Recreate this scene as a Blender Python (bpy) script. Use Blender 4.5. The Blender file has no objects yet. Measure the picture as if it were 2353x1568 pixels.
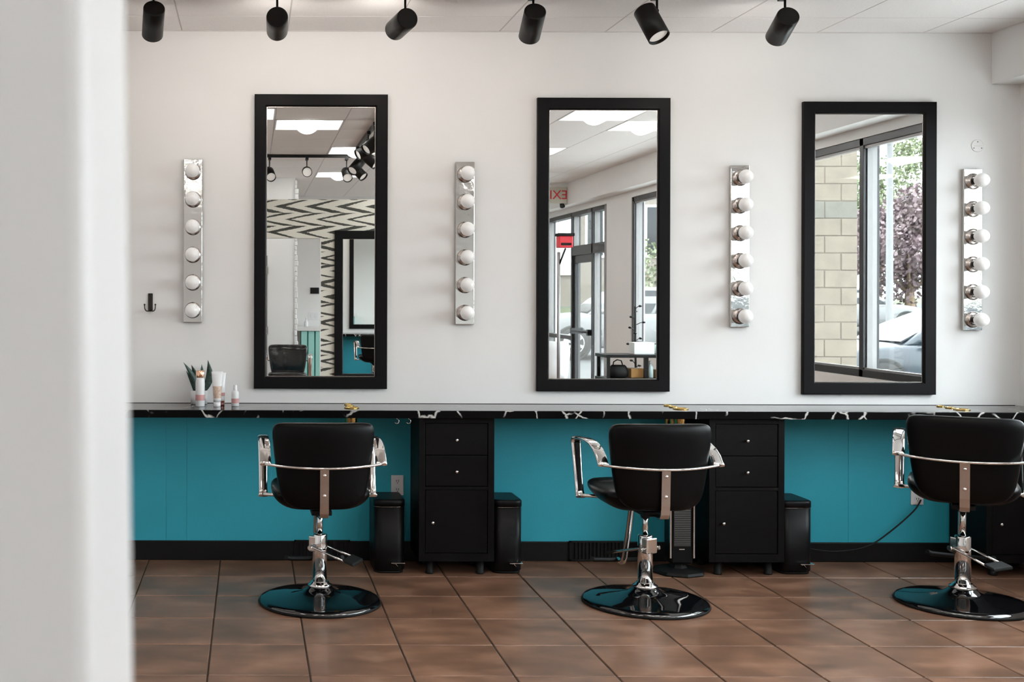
import bpy, math, random
from mathutils import Vector, Matrix

random.seed(7)
scene = bpy.context.scene
C = scene.collection

# ------------------------------------------------------------------ camera, world, light
H, D = 1.525, 6.69                      # eye height, distance to the mirror wall (y = 0)
cd = bpy.data.cameras.new('camera')
cam = bpy.data.objects.new('camera', cd); C.objects.link(cam)
cd.sensor_fit = 'HORIZONTAL'; cd.sensor_width = 36.0
cd.lens = 2667.0 / 2353.0 * 36.0
cd.shift_x = (1176.5 - 574.0) / 2353.0   # perspective-corrected photograph: the axis meets the wall left of centre
cd.shift_y = -(784.0 - 679.0) / 2353.0
cd.clip_start = 0.02; cd.clip_end = 500
cam.matrix_world = Matrix.Translation((0, -D, H)) @ Matrix.Rotation(math.pi / 2, 4, 'X') @ Matrix.Rotation(0.003, 4, 'Z')
cd.dof.use_dof = True; cd.dof.focus_distance = 6.2; cd.dof.aperture_fstop = 10.5
scene.camera = cam

SKY = 9.3
world = bpy.data.worlds.new('overcast_sky'); scene.world = world
world.use_nodes = True
bgn = world.node_tree.nodes['Background']
bgn.inputs[0].default_value = (0.92, 0.965, 1.03, 1); bgn.inputs[1].default_value = SKY

vs = scene.view_settings
vs.view_transform = 'Standard'; vs.look = 'None'; vs.gamma = 1.0; vs.use_curve_mapping = False
vs.exposure = 0.12
scene.display_settings.display_device = 'sRGB'
cy = scene.cycles
cy.use_denoising = True; cy.use_adaptive_sampling = True; cy.adaptive_threshold = 0.12; cy.adaptive_min_samples = 20
cy.max_bounces = 8; cy.diffuse_bounces = 4; cy.glossy_bounces = 6; cy.transmission_bounces = 2; cy.transparent_max_bounces = 12
cy.sample_clamp_indirect = 6.0; cy.caustics_reflective = False; cy.caustics_refractive = False
cy.blur_glossy = 0.5

XW = 4.44                               # inner face of the shopfront wall
YB = -11.2                              # rear wall
XL = -2.4                               # left wall
ZC = 3.05                               # ceiling
XS = 4.27                               # soffit face

# ------------------------------------------------------------------ materials
MATS = {}
def nodes_of(name):
    m = bpy.data.materials.new(name); m.use_nodes = True
    nt = m.node_tree
    return m, nt, nt.nodes['Principled BSDF']
def P(name, col, rough=0.5, metal=0.0, ior=1.5, vary=0.0, scale=8.0, bump=0.0, bscale=200.0, coat=0.0, emit=None, estr=0.0, stretch=(1, 1, 1), spec=None):
    m, nt, b = nodes_of(name)
    b.inputs['Base Color'].default_value = (*col, 1)
    b.inputs['Roughness'].default_value = rough
    b.inputs['Metallic'].default_value = metal
    b.inputs['IOR'].default_value = ior
    if coat: b.inputs['Coat Weight'].default_value = coat; b.inputs['Coat Roughness'].default_value = 0.05
    if spec is not None: b.inputs['Specular IOR Level'].default_value = spec
    if emit: b.inputs['Emission Color'].default_value = (*emit, 1); b.inputs['Emission Strength'].default_value = estr
    N, Lk = nt.nodes, nt.links
    if vary or bump:
        tc = N.new('ShaderNodeTexCoord'); mp = N.new('ShaderNodeMapping'); mp.inputs['Scale'].default_value = stretch
        Lk.new(tc.outputs['Object'], mp.inputs['Vector'])
    if vary:
        n = N.new('ShaderNodeTexNoise'); n.inputs['Scale'].default_value = scale; n.inputs['Detail'].default_value = 5
        Lk.new(mp.outputs[0], n.inputs['Vector'])
        r = N.new('ShaderNodeValToRGB')
        r.color_ramp.elements[0].position = 0.3; r.color_ramp.elements[1].position = 0.7
        r.color_ramp.elements[0].color = (*[c * (1 - vary) for c in col], 1)
        r.color_ramp.elements[1].color = (*[min(1, c * (1 + vary)) for c in col], 1)
        Lk.new(n.outputs['Fac'], r.inputs[0]); Lk.new(r.outputs[0], b.inputs['Base Color'])
    if bump:
        n2 = N.new('ShaderNodeTexNoise'); n2.inputs['Scale'].default_value = bscale; n2.inputs['Detail'].default_value = 3
        Lk.new(mp.outputs[0], n2.inputs['Vector'])
        bm = N.new('ShaderNodeBump'); bm.inputs['Strength'].default_value = bump; bm.inputs['Distance'].default_value = 0.002
        Lk.new(n2.outputs['Fac'], bm.inputs['Height']); Lk.new(bm.outputs[0], b.inputs['Normal'])
    MATS[name] = m
    return m
wall_m = P('wall_paint', (0.87, 0.862, 0.85), 0.62, vary=0.02, scale=1.5, bump=0.12, bscale=60)
jamb_m = P('jamb_paint', (0.86, 0.86, 0.86), 0.45)
ceil_m = P('ceiling_tile_fibre', (0.91, 0.885, 0.87), 0.9, vary=0.035, scale=90, bump=0.35, bscale=160)
grid_m = P('ceiling_grid_white', (0.78, 0.75, 0.735), 0.5)
white_m = P('white_enamel', (0.82, 0.82, 0.81), 0.35)
black_m = P('black_frame_paint', (0.006, 0.0055, 0.006), 0.45, spec=0.12, bump=0.05, bscale=40)
wood_m = P('black_brown_wood', (0.0028, 0.0025, 0.0028), 0.5, spec=0.15, vary=0.35, scale=9, bump=0.12, bscale=30, stretch=(1, 1, 14))
vinyl_m = P('black_vinyl', (0.0008, 0.0008, 0.0009), 0.36, spec=0.16, bump=0.06, bscale=300)
wrap_m = P('black_vinyl_in_plastic', (0.005, 0.005, 0.006), 0.14, coat=0.5, bump=1.0, bscale=7)
chrome_m = P('chrome', (0.84, 0.83, 0.82), 0.07, 1.0)
bar_m = P('bar_chrome', (0.66, 0.65, 0.625), 0.06, 1.0, bump=0.5, bscale=14)
steel_m = P('brushed_steel', (0.52, 0.47, 0.44), 0.24, 1.0)
enamel_m = P('black_gloss_enamel', (0.004, 0.004, 0.005), 0.05, ior=2.1)
rubber_m = P('black_rubber', (0.006, 0.006, 0.006), 0.6, spec=0.3)
bin_m = P('black_bin_metal', (0.0025, 0.0025, 0.003), 0.4, spec=0.2)
track_m = P('track_black', (0.006, 0.0055, 0.005), 0.36, spec=0.3)
lens_m = P('lamp_lens', (0.85, 0.84, 0.82), 0.4, emit=(1, 0.93, 0.85), estr=0.25)
bulb_m = P('opal_bulb', (0.86, 0.85, 0.84), 0.15, emit=(1, 0.97, 0.94), estr=0.10)  # bulbs are off; faint glow put in to whiten them
socket_m = P('socket_dark', (0.022, 0.018, 0.015), 0.3, 0.2)
brass_m = P('brass', (0.78, 0.55, 0.20), 0.16, 1.0)
copper_m = P('copper', (0.95, 0.60, 0.42), 0.15, 1.0)
plast_m = P('white_plastic', (0.84, 0.84, 0.85), 0.3)
pink_m = P('pink_label', (0.62, 0.33, 0.32), 0.4)
tan_m = P('tan_label', (0.62, 0.46, 0.36), 0.5, vary=0.35, scale=70)
amber_m = P('amber_copper', (0.20, 0.03, 0.015), 0.15, coat=1.0)
leaf_m = P('snake_plant_leaf', (0.045, 0.085, 0.070), 0.4, vary=0.6, scale=60)
soil_m = P('soil', (0.02, 0.014, 0.01), 0.9)
tealp_m = P('mint_board', (0.36, 0.72, 0.66), 0.5)
tealstripe_m = P('deep_teal_stripe', (0.02, 0.27, 0.25), 0.5)
alu_m = P('dark_anodised_aluminium', (0.055, 0.055, 0.058), 0.35, 0.6)
alug_m = P('grey_gasket', (0.30, 0.29, 0.29), 0.4, 0.3)
red_m = P('red_plastic', (0.75, 0.03, 0.05), 0.35)
cream_m = P('cream_plastic', (0.66, 0.64, 0.54), 0.5)
card_m = P('cardboard', (0.50, 0.27, 0.09), 0.7, vary=0.15, scale=14)
woodl_m = P('pale_wood', (0.62, 0.47, 0.28), 0.5)
bag_m = P('pale_blue_cloth', (0.36, 0.60, 0.68), 0.7, vary=0.2, scale=8)
basebd_m = P('black_vinyl_base', (0.005, 0.005, 0.0055), 0.45, spec=0.25)
asph_m = P('pale_asphalt', (0.085, 0.085, 0.085), 0.9, vary=0.12, scale=0.8)
grass_m = P('grass', (0.075, 0.09, 0.04), 0.9, vary=0.3, scale=1.2)
stone_m = P('split_face_stone', (0.160, 0.134, 0.105), 0.85, vary=0.14, scale=7, bump=1.0, bscale=22)
stone2_m = P('split_face_accent', (0.125, 0.118, 0.100), 0.85, vary=0.14, scale=7, bump=1.0, bscale=22)
mortar_m = P('mortar', (0.165, 0.140, 0.112), 0.9)
bark_m = P('bark', (0.20, 0.145, 0.095), 0.9, vary=0.4, scale=12)
gleaf_m = P('green_leaves', (0.17, 0.20, 0.11), 0.6, vary=0.35, scale=3)
pleaf_m = P('purple_leaves', (0.15, 0.105, 0.112), 0.55, vary=0.5, scale=3)
carg_m = P('car_paint_slate', (0.035, 0.042, 0.052), 0.3, 0.0, coat=0.25)
carw_m = P('car_paint_white', (0.17, 0.17, 0.17), 0.4, coat=0.1)
cars_m = P('car_paint_silver', (0.12, 0.125, 0.13), 0.4, coat=0.1)
carglass_m = P('car_glass', (0.02, 0.025, 0.03), 0.1, ior=1.35)
tyre_m = P('tyre', (0.02, 0.02, 0.02), 0.7)
rim_m = P('alloy_rim', (0.62, 0.63, 0.65), 0.25, 0.8)
bldg_m = P('pale_brick', (0.20, 0.17, 0.145), 0.85, vary=0.08, scale=5)
mirror_m = P('mirror_silver', (0.90, 0.915, 0.905), 0.0, 1.0)

def glass():
    m = bpy.data.materials.new('window_glass'); m.use_nodes = True
    nt = m.node_tree; N, L = nt.nodes, nt.links
    N.remove(N['Principled BSDF'])
    t = N.new('ShaderNodeBsdfTransparent'); t.inputs[0].default_value = (0.93, 0.96, 0.95, 1)
    g = N.new('ShaderNodeBsdfGlossy'); g.inputs['Roughness'].default_value = 0.0
    fr = N.new('ShaderNodeFresnel')
    ge = N.new('ShaderNodeNewGeometry'); io = N.new('ShaderNodeMapRange'); io.inputs[3].default_value = 1.45; io.inputs[4].default_value = 1 / 1.45
    L.new(ge.outputs['Backfacing'], io.inputs[0]); L.new(io.outputs[0], fr.inputs[0])
    mx = N.new('ShaderNodeMixShader')
    L.new(fr.outputs[0], mx.inputs[0]); L.new(t.outputs[0], mx.inputs[1]); L.new(g.outputs[0], mx.inputs[2])
    L.new(mx.outputs[0], N['Material Output'].inputs[0])
    return m
glass_m = glass()

def floor_mat():
    m, nt, b = nodes_of('terracotta_tile'); N, L = nt.nodes, nt.links
    tc = N.new('ShaderNodeTexCoord'); oi = N.new('ShaderNodeObjectInfo')
    ad = N.new('ShaderNodeVectorMath'); ad.operation = 'MULTIPLY_ADD'
    cb = N.new('ShaderNodeCombineXYZ')
    mu = N.new('ShaderNodeMath'); mu.operation = 'MULTIPLY'; mu.inputs[1].default_value = 37.0
    L.new(oi.outputs['Random'], mu.inputs[0]); L.new(mu.outputs[0], cb.inputs[2]); L.new(mu.outputs[0], cb.inputs[0])
    ad.inputs[1].default_value = (1.0, 1.6, 1.0)
    L.new(tc.outputs['Object'], ad.inputs[0]); L.new(cb.outputs[0], ad.inputs[2])
    n = N.new('ShaderNodeTexNoise'); n.inputs['Scale'].default_value = 4.2; n.inputs['Detail'].default_value = 6; n.inputs['Roughness'].default_value = 0.52
    L.new(ad.outputs[0], n.inputs['Vector'])
    r = N.new('ShaderNodeValToRGB'); e = r.color_ramp.elements
    e[0].position = 0.28; e[0].color = (0.168, 0.092, 0.058, 1)
    e[1].position = 0.74; e[1].color = (0.37, 0.215, 0.145, 1)
    k = e.new(0.48); k.color = (0.24, 0.127, 0.08, 1)
    k = e.new(0.58); k.color = (0.295, 0.158, 0.10, 1)
    L.new(n.outputs['Fac'], r.inputs[0])
    n2 = N.new('ShaderNodeTexNoise'); n2.inputs['Scale'].default_value = 2.2; n2.inputs['Detail'].default_value = 2
    L.new(ad.outputs[0], n2.inputs['Vector'])
    hs = N.new('ShaderNodeHueSaturation')
    mr = N.new('ShaderNodeMapRange'); mr.inputs[1].default_value = 0.3; mr.inputs[2].default_value = 0.7; mr.inputs[3].default_value = 0.82; mr.inputs[4].default_value = 1.15
    L.new(n2.outputs['Fac'], mr.inputs[0]); L.new(mr.outputs[0], hs.inputs['Value']); L.new(r.outputs[0], hs.inputs['Color'])
    L.new(hs.outputs[0], b.inputs['Base Color'])
    mr2 = N.new('ShaderNodeMapRange'); mr2.inputs[3].default_value = 0.25; mr2.inputs[4].default_value = 0.35
    L.new(n.outputs['Fac'], mr2.inputs[0]); L.new(mr2.outputs[0], b.inputs['Roughness'])
    bp = N.new('ShaderNodeBump'); bp.inputs['Strength'].default_value = 0.05; bp.inputs['Distance'].default_value = 0.002
    L.new(n.outputs['Fac'], bp.inputs['Height']); L.new(bp.outputs[0], b.inputs['Normal'])
    return m
tile_m = floor_mat()
grout_m = P('grout', (0.055, 0.036, 0.024), 0.9, vary=0.3, scale=6)

def teal_mat():
    m, nt, b = nodes_of('teal_textured_paint'); N, L = nt.nodes, nt.links
    b.inputs['Base Color'].default_value = (0.030, 0.42, 0.55, 1); b.inputs['Roughness'].default_value = 0.55
    tc = N.new('ShaderNodeTexCoord')
    w1 = N.new('ShaderNodeTexNoise'); w1.inputs['Scale'].default_value = 260
    mp = N.new('ShaderNodeMapping'); mp.inputs['Scale'].default_value = (1, 1, 0.5); mp.inputs['Rotation'].default_value = (0, 0.6, 0)
    L.new(tc.outputs['Object'], mp.inputs[0]); L.new(mp.outputs[0], w1.inputs['Vector'])
    bp = N.new('ShaderNodeBump'); bp.inputs['Strength'].default_value = 0.35; bp.inputs['Distance'].default_value = 0.002
    L.new(w1.outputs['Fac'], bp.inputs['Height']); L.new(bp.outputs[0], b.inputs['Normal'])
    return m
teal_m = teal_mat()

def marble_mat(name, rough, ior, scale, width, lo, hi):
    m, nt, b = nodes_of(name); N, L = nt.nodes, nt.links
    b.inputs['Roughness'].default_value = rough; b.inputs['IOR'].default_value = ior
    tc = N.new('ShaderNodeTexCoord')
    mp = N.new('ShaderNodeMapping'); mp.inputs['Rotation'].default_value = (0.4, 0.5, 0.55); mp.inputs['Scale'].default_value = (1.0, 1.0, 1.0)
    L.new(tc.outputs['Object'], mp.inputs[0])
    n = N.new('ShaderNodeTexNoise'); n.inputs['Scale'].default_value = 7; n.inputs['Detail'].default_value = 4
    L.new(mp.outputs[0], n.inputs['Vector'])
    ma = N.new('ShaderNodeVectorMath'); ma.operation = 'MULTIPLY_ADD'; ma.inputs[1].default_value = (0.09, 0.09, 0.09)
    L.new(n.outputs['Color'], ma.inputs[0]); L.new(mp.outputs[0], ma.inputs[2])
    v = N.new('ShaderNodeTexVoronoi'); v.feature = 'DISTANCE_TO_EDGE'; v.inputs['Scale'].default_value = scale
    L.new(ma.outputs[0], v.inputs['Vector'])
    r = N.new('ShaderNodeValToRGB'); e = r.color_ramp.elements
    e[0].position = 0.0; e[0].color = (1, 1, 1, 1); e[1].position = width; e[1].color = (0, 0, 0, 1)
    L.new(v.outputs['Distance'], r.inputs[0])
    n3 = N.new('ShaderNodeTexNoise'); n3.inputs['Scale'].default_value = 6.0
    L.new(mp.outputs[0], n3.inputs['Vector'])
    r3 = N.new('ShaderNodeValToRGB'); r3.color_ramp.elements[0].position = lo; r3.color_ramp.elements[1].position = hi
    L.new(n3.outputs['Fac'], r3.inputs[0])
    mu = N.new('ShaderNodeMath'); mu.operation = 'MULTIPLY'
    L.new(r.outputs[0], mu.inputs[0]); L.new(r3.outputs[0], mu.inputs[1])
    mx = N.new('ShaderNodeMix'); mx.data_type = 'RGBA'
    mx.inputs[6].default_value = (0.004, 0.0038, 0.004, 1); mx.inputs[7].default_value = (0.75, 0.73, 0.70, 1)
    L.new(mu.outputs[0], mx.inputs[0]); L.new(mx.outputs[2], b.inputs['Base Color'])
    return m
marble_m = marble_mat('black_marble_laminate', 0.07, 1.62, 5.2, 0.016, 0.47, 0.60)
edge_m = marble_mat('black_marble_edge', 0.3, 1.15, 6.5, 0.035, 0.46, 0.54)

def wallpaper_mat():
    m, nt, b = nodes_of('ikat_wallpaper'); N, L = nt.nodes, nt.links
    b.inputs['Roughness'].default_value = 0.6
    def math_(op, a, c=None):
        k = N.new('ShaderNodeMath'); k.operation = op
        for i, s in enumerate((a, c)):
            if s is None: continue
            if isinstance(s, (int, float)): k.inputs[i].default_value = s
            else: L.new(s, k.inputs[i])
        return k.outputs[0]
    tc = N.new('ShaderNodeTexCoord'); sp = N.new('ShaderNodeSeparateXYZ'); L.new(tc.outputs['Object'], sp.inputs[0])
    x, z = sp.outputs[0], sp.outputs[2]
    nz = N.new('ShaderNodeTexNoise'); nz.inputs['Scale'].default_value = 55; nz.inputs['Detail'].default_value = 2
    L.new(tc.outputs['Object'], nz.inputs['Vector'])
    jag = math_('MULTIPLY', math_('SUBTRACT', nz.outputs['Fac'], 0.5), 0.16)
    tri = math_('PINGPONG', z, 0.072)
    ph = math_('ADD', math_('ADD', math_('DIVIDE', x, 0.34), math_('MULTIPLY', tri, 13.0)), jag)
    row = math_('FLOOR', math_('DIVIDE', z, 0.144))
    ph = math_('ADD', ph, math_('MULTIPLY', row, 0.37))
    fr = math_('FRACT', ph)
    th = math_('ADD', 0.34, math_('MULTIPLY', math_('SINE', math_('MULTIPLY', z, 31.0)), 0.12))
    dark = math_('LESS_THAN', fr, th)
    mx = N.new('ShaderNodeMix'); mx.data_type = 'RGBA'
    mx.inputs[6].default_value = (0.76, 0.74, 0.66, 1); mx.inputs[7].default_value = (0.055, 0.055, 0.045, 1)
    L.new(dark, mx.inputs[0]); L.new(mx.outputs[2], b.inputs['Base Color'])
    return m
paper_m = wallpaper_mat()

# ------------------------------------------------------------------ mesh builder
class B:
    def __init__(s): s.v, s.f, s.s = [], [], []
    def add(s, vs, fs, smooth=False):
        o = len(s.v); s.v += [tuple(p) for p in vs]
        for f in fs: s.f.append(tuple(i + o for i in f)); s.s.append(smooth)
        return s
    def box(s, x0, x1, y0, y1, z0, z1):
        v = [(x, y, z) for z in (z0, z1) for y in (y0, y1) for x in (x0, x1)]
        return s.add(v, [(0, 2, 3, 1), (4, 5, 7, 6), (0, 1, 5, 4), (2, 6, 7, 3), (0, 4, 6, 2), (1, 3, 7, 5)])
    def loft(s, rings, smooth=True, caps=True, closed=True):
        n = len(rings[0]); v = [p for r in rings for p in r]; f = []
        for i in range(len(rings) - 1):
            for j in range(n if closed else n - 1):
                k = (j + 1) % n
                f.append((i * n + j, i * n + k, (i + 1) * n + k, (i + 1) * n + j))
        s.add(v, f, smooth)
        if caps and closed:
            o = len(s.v) - len(v)
            s.f.append(tuple(o + j for j in reversed(range(n)))); s.s.append(False)
            s.f.append(tuple(o + (len(rings) - 1) * n + j for j in range(n))); s.s.append(False)
        return s
    def lathe(s, prof, o=(0, 0, 0), axis=(0, 0, 1), n=32, smooth=True, caps=True):
        a = Vector(axis).normalized(); u = a.orthogonal().normalized(); w = a.cross(u); o = Vector(o)
        rings = [[o + a * z + (u * math.cos(2 * math.pi * j / n) + w * math.sin(2 * math.pi * j / n)) * max(r, 1e-5) for j in range(n)] for r, z in prof]
        return s.loft(rings, smooth, caps)
    def cyl(s, p0, p1, r0, r1=None, n=20):
        p0, p1 = Vector(p0), Vector(p1); r1 = r0 if r1 is None else r1
        return s.lathe([(r0, 0), (r1, (p1 - p0).length)], p0, p1 - p0, n)
    def tube(s, pts, r, n=10):
        pts = [Vector(p) for p in pts]; rings = []; u = None
        for i, p in enumerate(pts):
            t = (pts[min(i + 1, len(pts) - 1)] - pts[max(i - 1, 0)]).normalized()
            u = t.orthogonal().normalized() if u is None else (u - t * u.dot(t)).normalized()
            w = t.cross(u); rr = r[i] if isinstance(r, (list, tuple)) else r
            rings.append([p + (u * math.cos(2 * math.pi * j / n) + w * math.sin(2 * math.pi * j / n)) * rr for j in range(n)])
        return s.loft(rings)
    def band(s, pts, half, t, wdir=(1, 0, 0)):
        """flat strap: pts its centre line, wdir its width direction, t its thickness"""
        pts = [Vector(p) for p in pts]; wd = Vector(wdir); rings = []
        for i, p in enumerate(pts):
            tg = (pts[min(i + 1, len(pts) - 1)] - pts[max(i - 1, 0)]).normalized()
            nn = tg.cross(wd).normalized(); h = half[i] if isinstance(half, (list, tuple)) else half
            rings.append([p - wd * h - nn * t / 2, p + wd * h - nn * t / 2, p + wd * h + nn * t / 2, p - wd * h + nn * t / 2])
        return s.loft(rings, smooth=False)
    def strap(s, pts, half, t, wdir=(1, 0, 0), n=14):
        pts = [Vector(p) for p in pts]; wd = Vector(wdir); rings = []
        for i, p in enumerate(pts):
            tg = (pts[min(i + 1, len(pts) - 1)] - pts[max(i - 1, 0)]).normalized()
            nn = tg.cross(wd).normalized(); h = half[i] if isinstance(half, (list, tuple)) else half
            rings.append([p + wd * h * math.copysign(abs(math.cos(a)) ** 0.6, math.cos(a)) + nn * t * math.copysign(abs(math.sin(a)) ** 0.8, math.sin(a)) for a in [2 * math.pi * k / n for k in range(n)]])
        return s.loft(rings)
    def ball(s, c, r, n=24, m=14, sq=(1, 1, 1)):
        c = Vector(c)
        rings = [[c + Vector((math.sin(math.pi * i / m) * math.cos(2 * math.pi * j / n) * r * sq[0], math.sin(math.pi * i / m) * math.sin(2 * math.pi * j / n) * r * sq[1], -math.cos(math.pi * i / m) * r * sq[2])) for j in range(n)] for i in range(m + 1)]
        for k in (0, m): rings[k] = [rings[k][0] + (rings[1 if k == 0 else m - 1][j] - rings[k][0]) * 1e-3 for j in range(n)]
        return s.loft(rings)
    def poly(s, pts, dirv, smooth=False):
        """prism: polygon pts extruded by dirv"""
        d = Vector(dirv); a = [Vector(p) for p in pts]
        return s.loft([a, [p + d for p in a]], smooth)
    def mesh(s, name):
        me = bpy.data.meshes.new(name); me.from_pydata(s.v, [], s.f)
        me.polygons.foreach_set('use_smooth', s.s); me.update()
        import bmesh
        bm = bmesh.new(); bm.from_mesh(me); bmesh.ops.recalc_face_normals(bm, faces=bm.faces); bm.to_mesh(me); bm.free()
        return me
    def build(s, name, mat, parent=None, loc=None, bevel=0, sub=0, seg=2):
        me = s.mesh(name); me.materials.append(mat)
        return link(name, me, parent, loc, bevel, sub, seg)

def link(name, me, parent=None, loc=None, bevel=0, sub=0, seg=2):
    o = bpy.data.objects.new(name, me); C.objects.link(o); o.parent = parent
    if loc is not None: o.location = loc
    if bevel:
        md = o.modifiers.new('bevel', 'BEVEL'); md.width = bevel; md.segments = seg; md.limit_method = 'ANGLE'; md.angle_limit = math.radians(50)
    if sub:
        md = o.modifiers.new('sub', 'SUBSURF'); md.levels = sub; md.render_levels = sub
    return o
def tag(o, label=None, cat=None, group=None, kind=None):
    if label: o['label'] = label
    if cat: o['category'] = cat
    if group: o['group'] = group
    if kind: o['kind'] = kind
    return o
def thing(name, label, cat, loc=(0, 0, 0), rz=0.0, group=None):
    o = bpy.data.objects.new(name, None); C.objects.link(o); o.location = loc; o.rotation_euler = (0, 0, rz)
    o.empty_display_size = 0.1
    return tag(o, label, cat, group)
def struct(name, label=None, loc=(0, 0, 0)):
    o = bpy.data.objects.new(name, None); C.objects.link(o); o.location = loc
    return tag(o, label, None, None, 'structure')
def copy_tree(o, parent=None):
    c = o.copy(); C.objects.link(c); c.parent = parent
    for ch in list(o.children): copy_tree(ch, c)
    return c
def box(name, x0, x1, y0, y1, z0, z1, mat, parent=None, bevel=0, seg=2):
    return B().box(x0, x1, y0, y1, z0, z1).build(name, mat, parent, bevel=bevel, seg=seg)
def arc(c, r, a0, a1, n, plane='yz', x=0.0):
    out = []
    for i in range(n + 1):
        a = math.radians(a0 + (a1 - a0) * i / n)
        p, q = c[0] + r * math.cos(a), c[1] + r * math.sin(a)
        out.append((x, p, q) if plane == 'yz' else (p, q, x))
    return out

# ------------------------------------------------------------------ setting: floor
floor = box('floor', XL, XW + 0.2, YB, 0, -0.06, -0.004, grout_m)
tag(floor, 'brown terracotta tiled floor with dark grout joints', None, None, 'structure')
T = 0.411; GX, GY = -0.165, -0.39
def tile_mesh(w, d):
    m = B().box(-w / 2, w / 2, -d / 2, d / 2, -0.010, 0.0).mesh('floor_tile'); m.materials.append(tile_m); return m
cache = {}
far = B()
i0 = math.floor((XL - GX) / T)
for i in range(i0, 13):
    x0, x1 = max(XL, GX + i * T) , min(XW + 0.15, GX + (i + 1) * T)
    if x1 - x0 < 0.05: continue
    for j in range(-1, 27):
        y1, y0 = min(0.0, GY - j * T), max(YB, GY - (j + 1) * T)
        if y1 - y0 < 0.03: continue
        w, d = x1 - x0 - 0.007, y1 - y0 - 0.007
        if j < 8:
            k = (round(w, 3), round(d, 3))
            if k not in cache: cache[k] = tile_mesh(w, d)
            o = link('floor_tile', cache[k], floor, ((x0 + x1) / 2, (y0 + y1) / 2, random.uniform(-0.0006, 0.0006)), bevel=0.0025, seg=1)
        else:
            far.box(x0 + 0.0035, x1 - 0.0035, y0 + 0.0035, y1 - 0.0035, -0.010, 0)
tag(far.build('rear_floor_tiles', tile_m, floor), kind='stuff')

# ------------------------------------------------------------------ setting: walls
wn = tag(box('wall_north', XL, XW + 0.3, 0, 0.12, -0.08, 3.3, wall_m), 'white painted wall behind the styling mirrors', None, None, 'structure')
seams = [XL, -1.0, -0.479, -0.360, 0.95, 2.25, 3.45, XW]
box('teal_backing', XL, XW, -0.0028, -0.0003, 0.10, 0.868, teal_m, wn)
for a, b_ in zip(seams[:-1], seams[1:]):
    box('teal_wall_panel', a + 0.0008, b_ - 0.0008, -0.005, -0.0025, 0.10, 0.868, teal_m, wn, bevel=0.001)
tag(box('baseboard_north', XL, XW, -0.014, 0, 0.0, 0.112, basebd_m, bevel=0.004), 'black vinyl baseboard under the teal wall', None, None, 'structure')
tag(box('wall_west', XL - 0.12, XL, YB, 0, -0.08, 3.3, wall_m), 'white side wall at the left', None, None, 'structure')
tag(box('wall_south', XL, XW + 0.3, YB - 0.12, YB, -0.08, 3.3, wall_m), 'white rear wall of the back room', None, None, 'structure')
tag(box('roof_deck', XL - 0.12, XW + 0.3, YB - 0.12, 0.12, 3.3, 3.36, wall_m), 'deck above the suspended ceiling', None, None, 'structure')

# soffit above the shopfront
tag(box('soffit', XS, XW + 0.3, YB, 0, 2.755, 3.3, wall_m, bevel=0.003), 'white boxed soffit running above the shopfront windows', None, None, 'structure')
# shopfront wall with openings
we = struct('wall_east', 'white shopfront wall with sills and piers')
ZS, ZH = 0.945, 2.68                     # sill and head of the windows
Y_W = (-0.24, -6.85); Y_D = (-7.86, -10.75)
XO = XW + 0.16
box('wall_head', XW, XO, YB, 0, ZH, 2.755, wall_m, we)
box('wall_sill', XW, XO, Y_W[1], Y_W[0], 0, ZS, wall_m, we)
box('wall_pier', XW, XO, Y_W[0], 0, 0, ZH, wall_m, we)
box('wall_pier', XW, XO, Y_D[0], Y_W[1], 0, ZH, wall_m, we)
box('wall_pier', XW, XO, YB, Y_D[1], 0, ZH, wall_m, we)
box('corner_trim', XW - 0.004, XW, Y_D[0], Y_D[0] + 0.07, 0, ZH, alug_m, we)

def mullion(parent, y, z0, z1, w=0.055, name='mullion'):
    box(name, XW + 0.01, XW + 0.13, y - w / 2, y + w / 2, z0, z1, alu_m, parent, bevel=0.003)
    box('glazing_bead', XW + 0.035, XW + 0.105, y - w / 2 - 0.012, y - w / 2, z0, z1, alug_m, parent)
    box('glazing_bead', XW + 0.035, XW + 0.105, y + w / 2, y + w / 2 + 0.012, z0, z1, alug_m, parent)
def rail(parent, y0, y1, z, w=0.055, name='frame_rail'):
    box(name, XW + 0.01, XW + 0.13, y0, y1, z - w / 2, z + w / 2, alu_m, parent, bevel=0.003)
w1 = struct('window_1', 'long shopfront window of dark framed panes')
ys = [-0.27, -1.785, -3.45, -5.15, -6.82]
for y in ys: mullion(w1, y, ZS, ZH)
rail(w1, Y_W[1], Y_W[0], ZS + 0.0275); rail(w1, Y_W[1], Y_W[0], ZH - 0.0275)
box('sill_bead', XW + 0.02, XW + 0.05, Y_W[1], Y_W[0], ZS + 0.055, ZS + 0.068, alug_m, w1)
box('head_bead', XW + 0.02, XW + 0.05, Y_W[1], Y_W[0], ZH - 0.075, ZH - 0.055, alug_m, w1)
for a, b_ in zip(ys[:-1], ys[1:]):
    box('pane', XW + 0.068, XW + 0.074, b_ + 0.0275, a - 0.0275, ZS + 0.055, ZH - 0.055, glass_m, w1)
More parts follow.
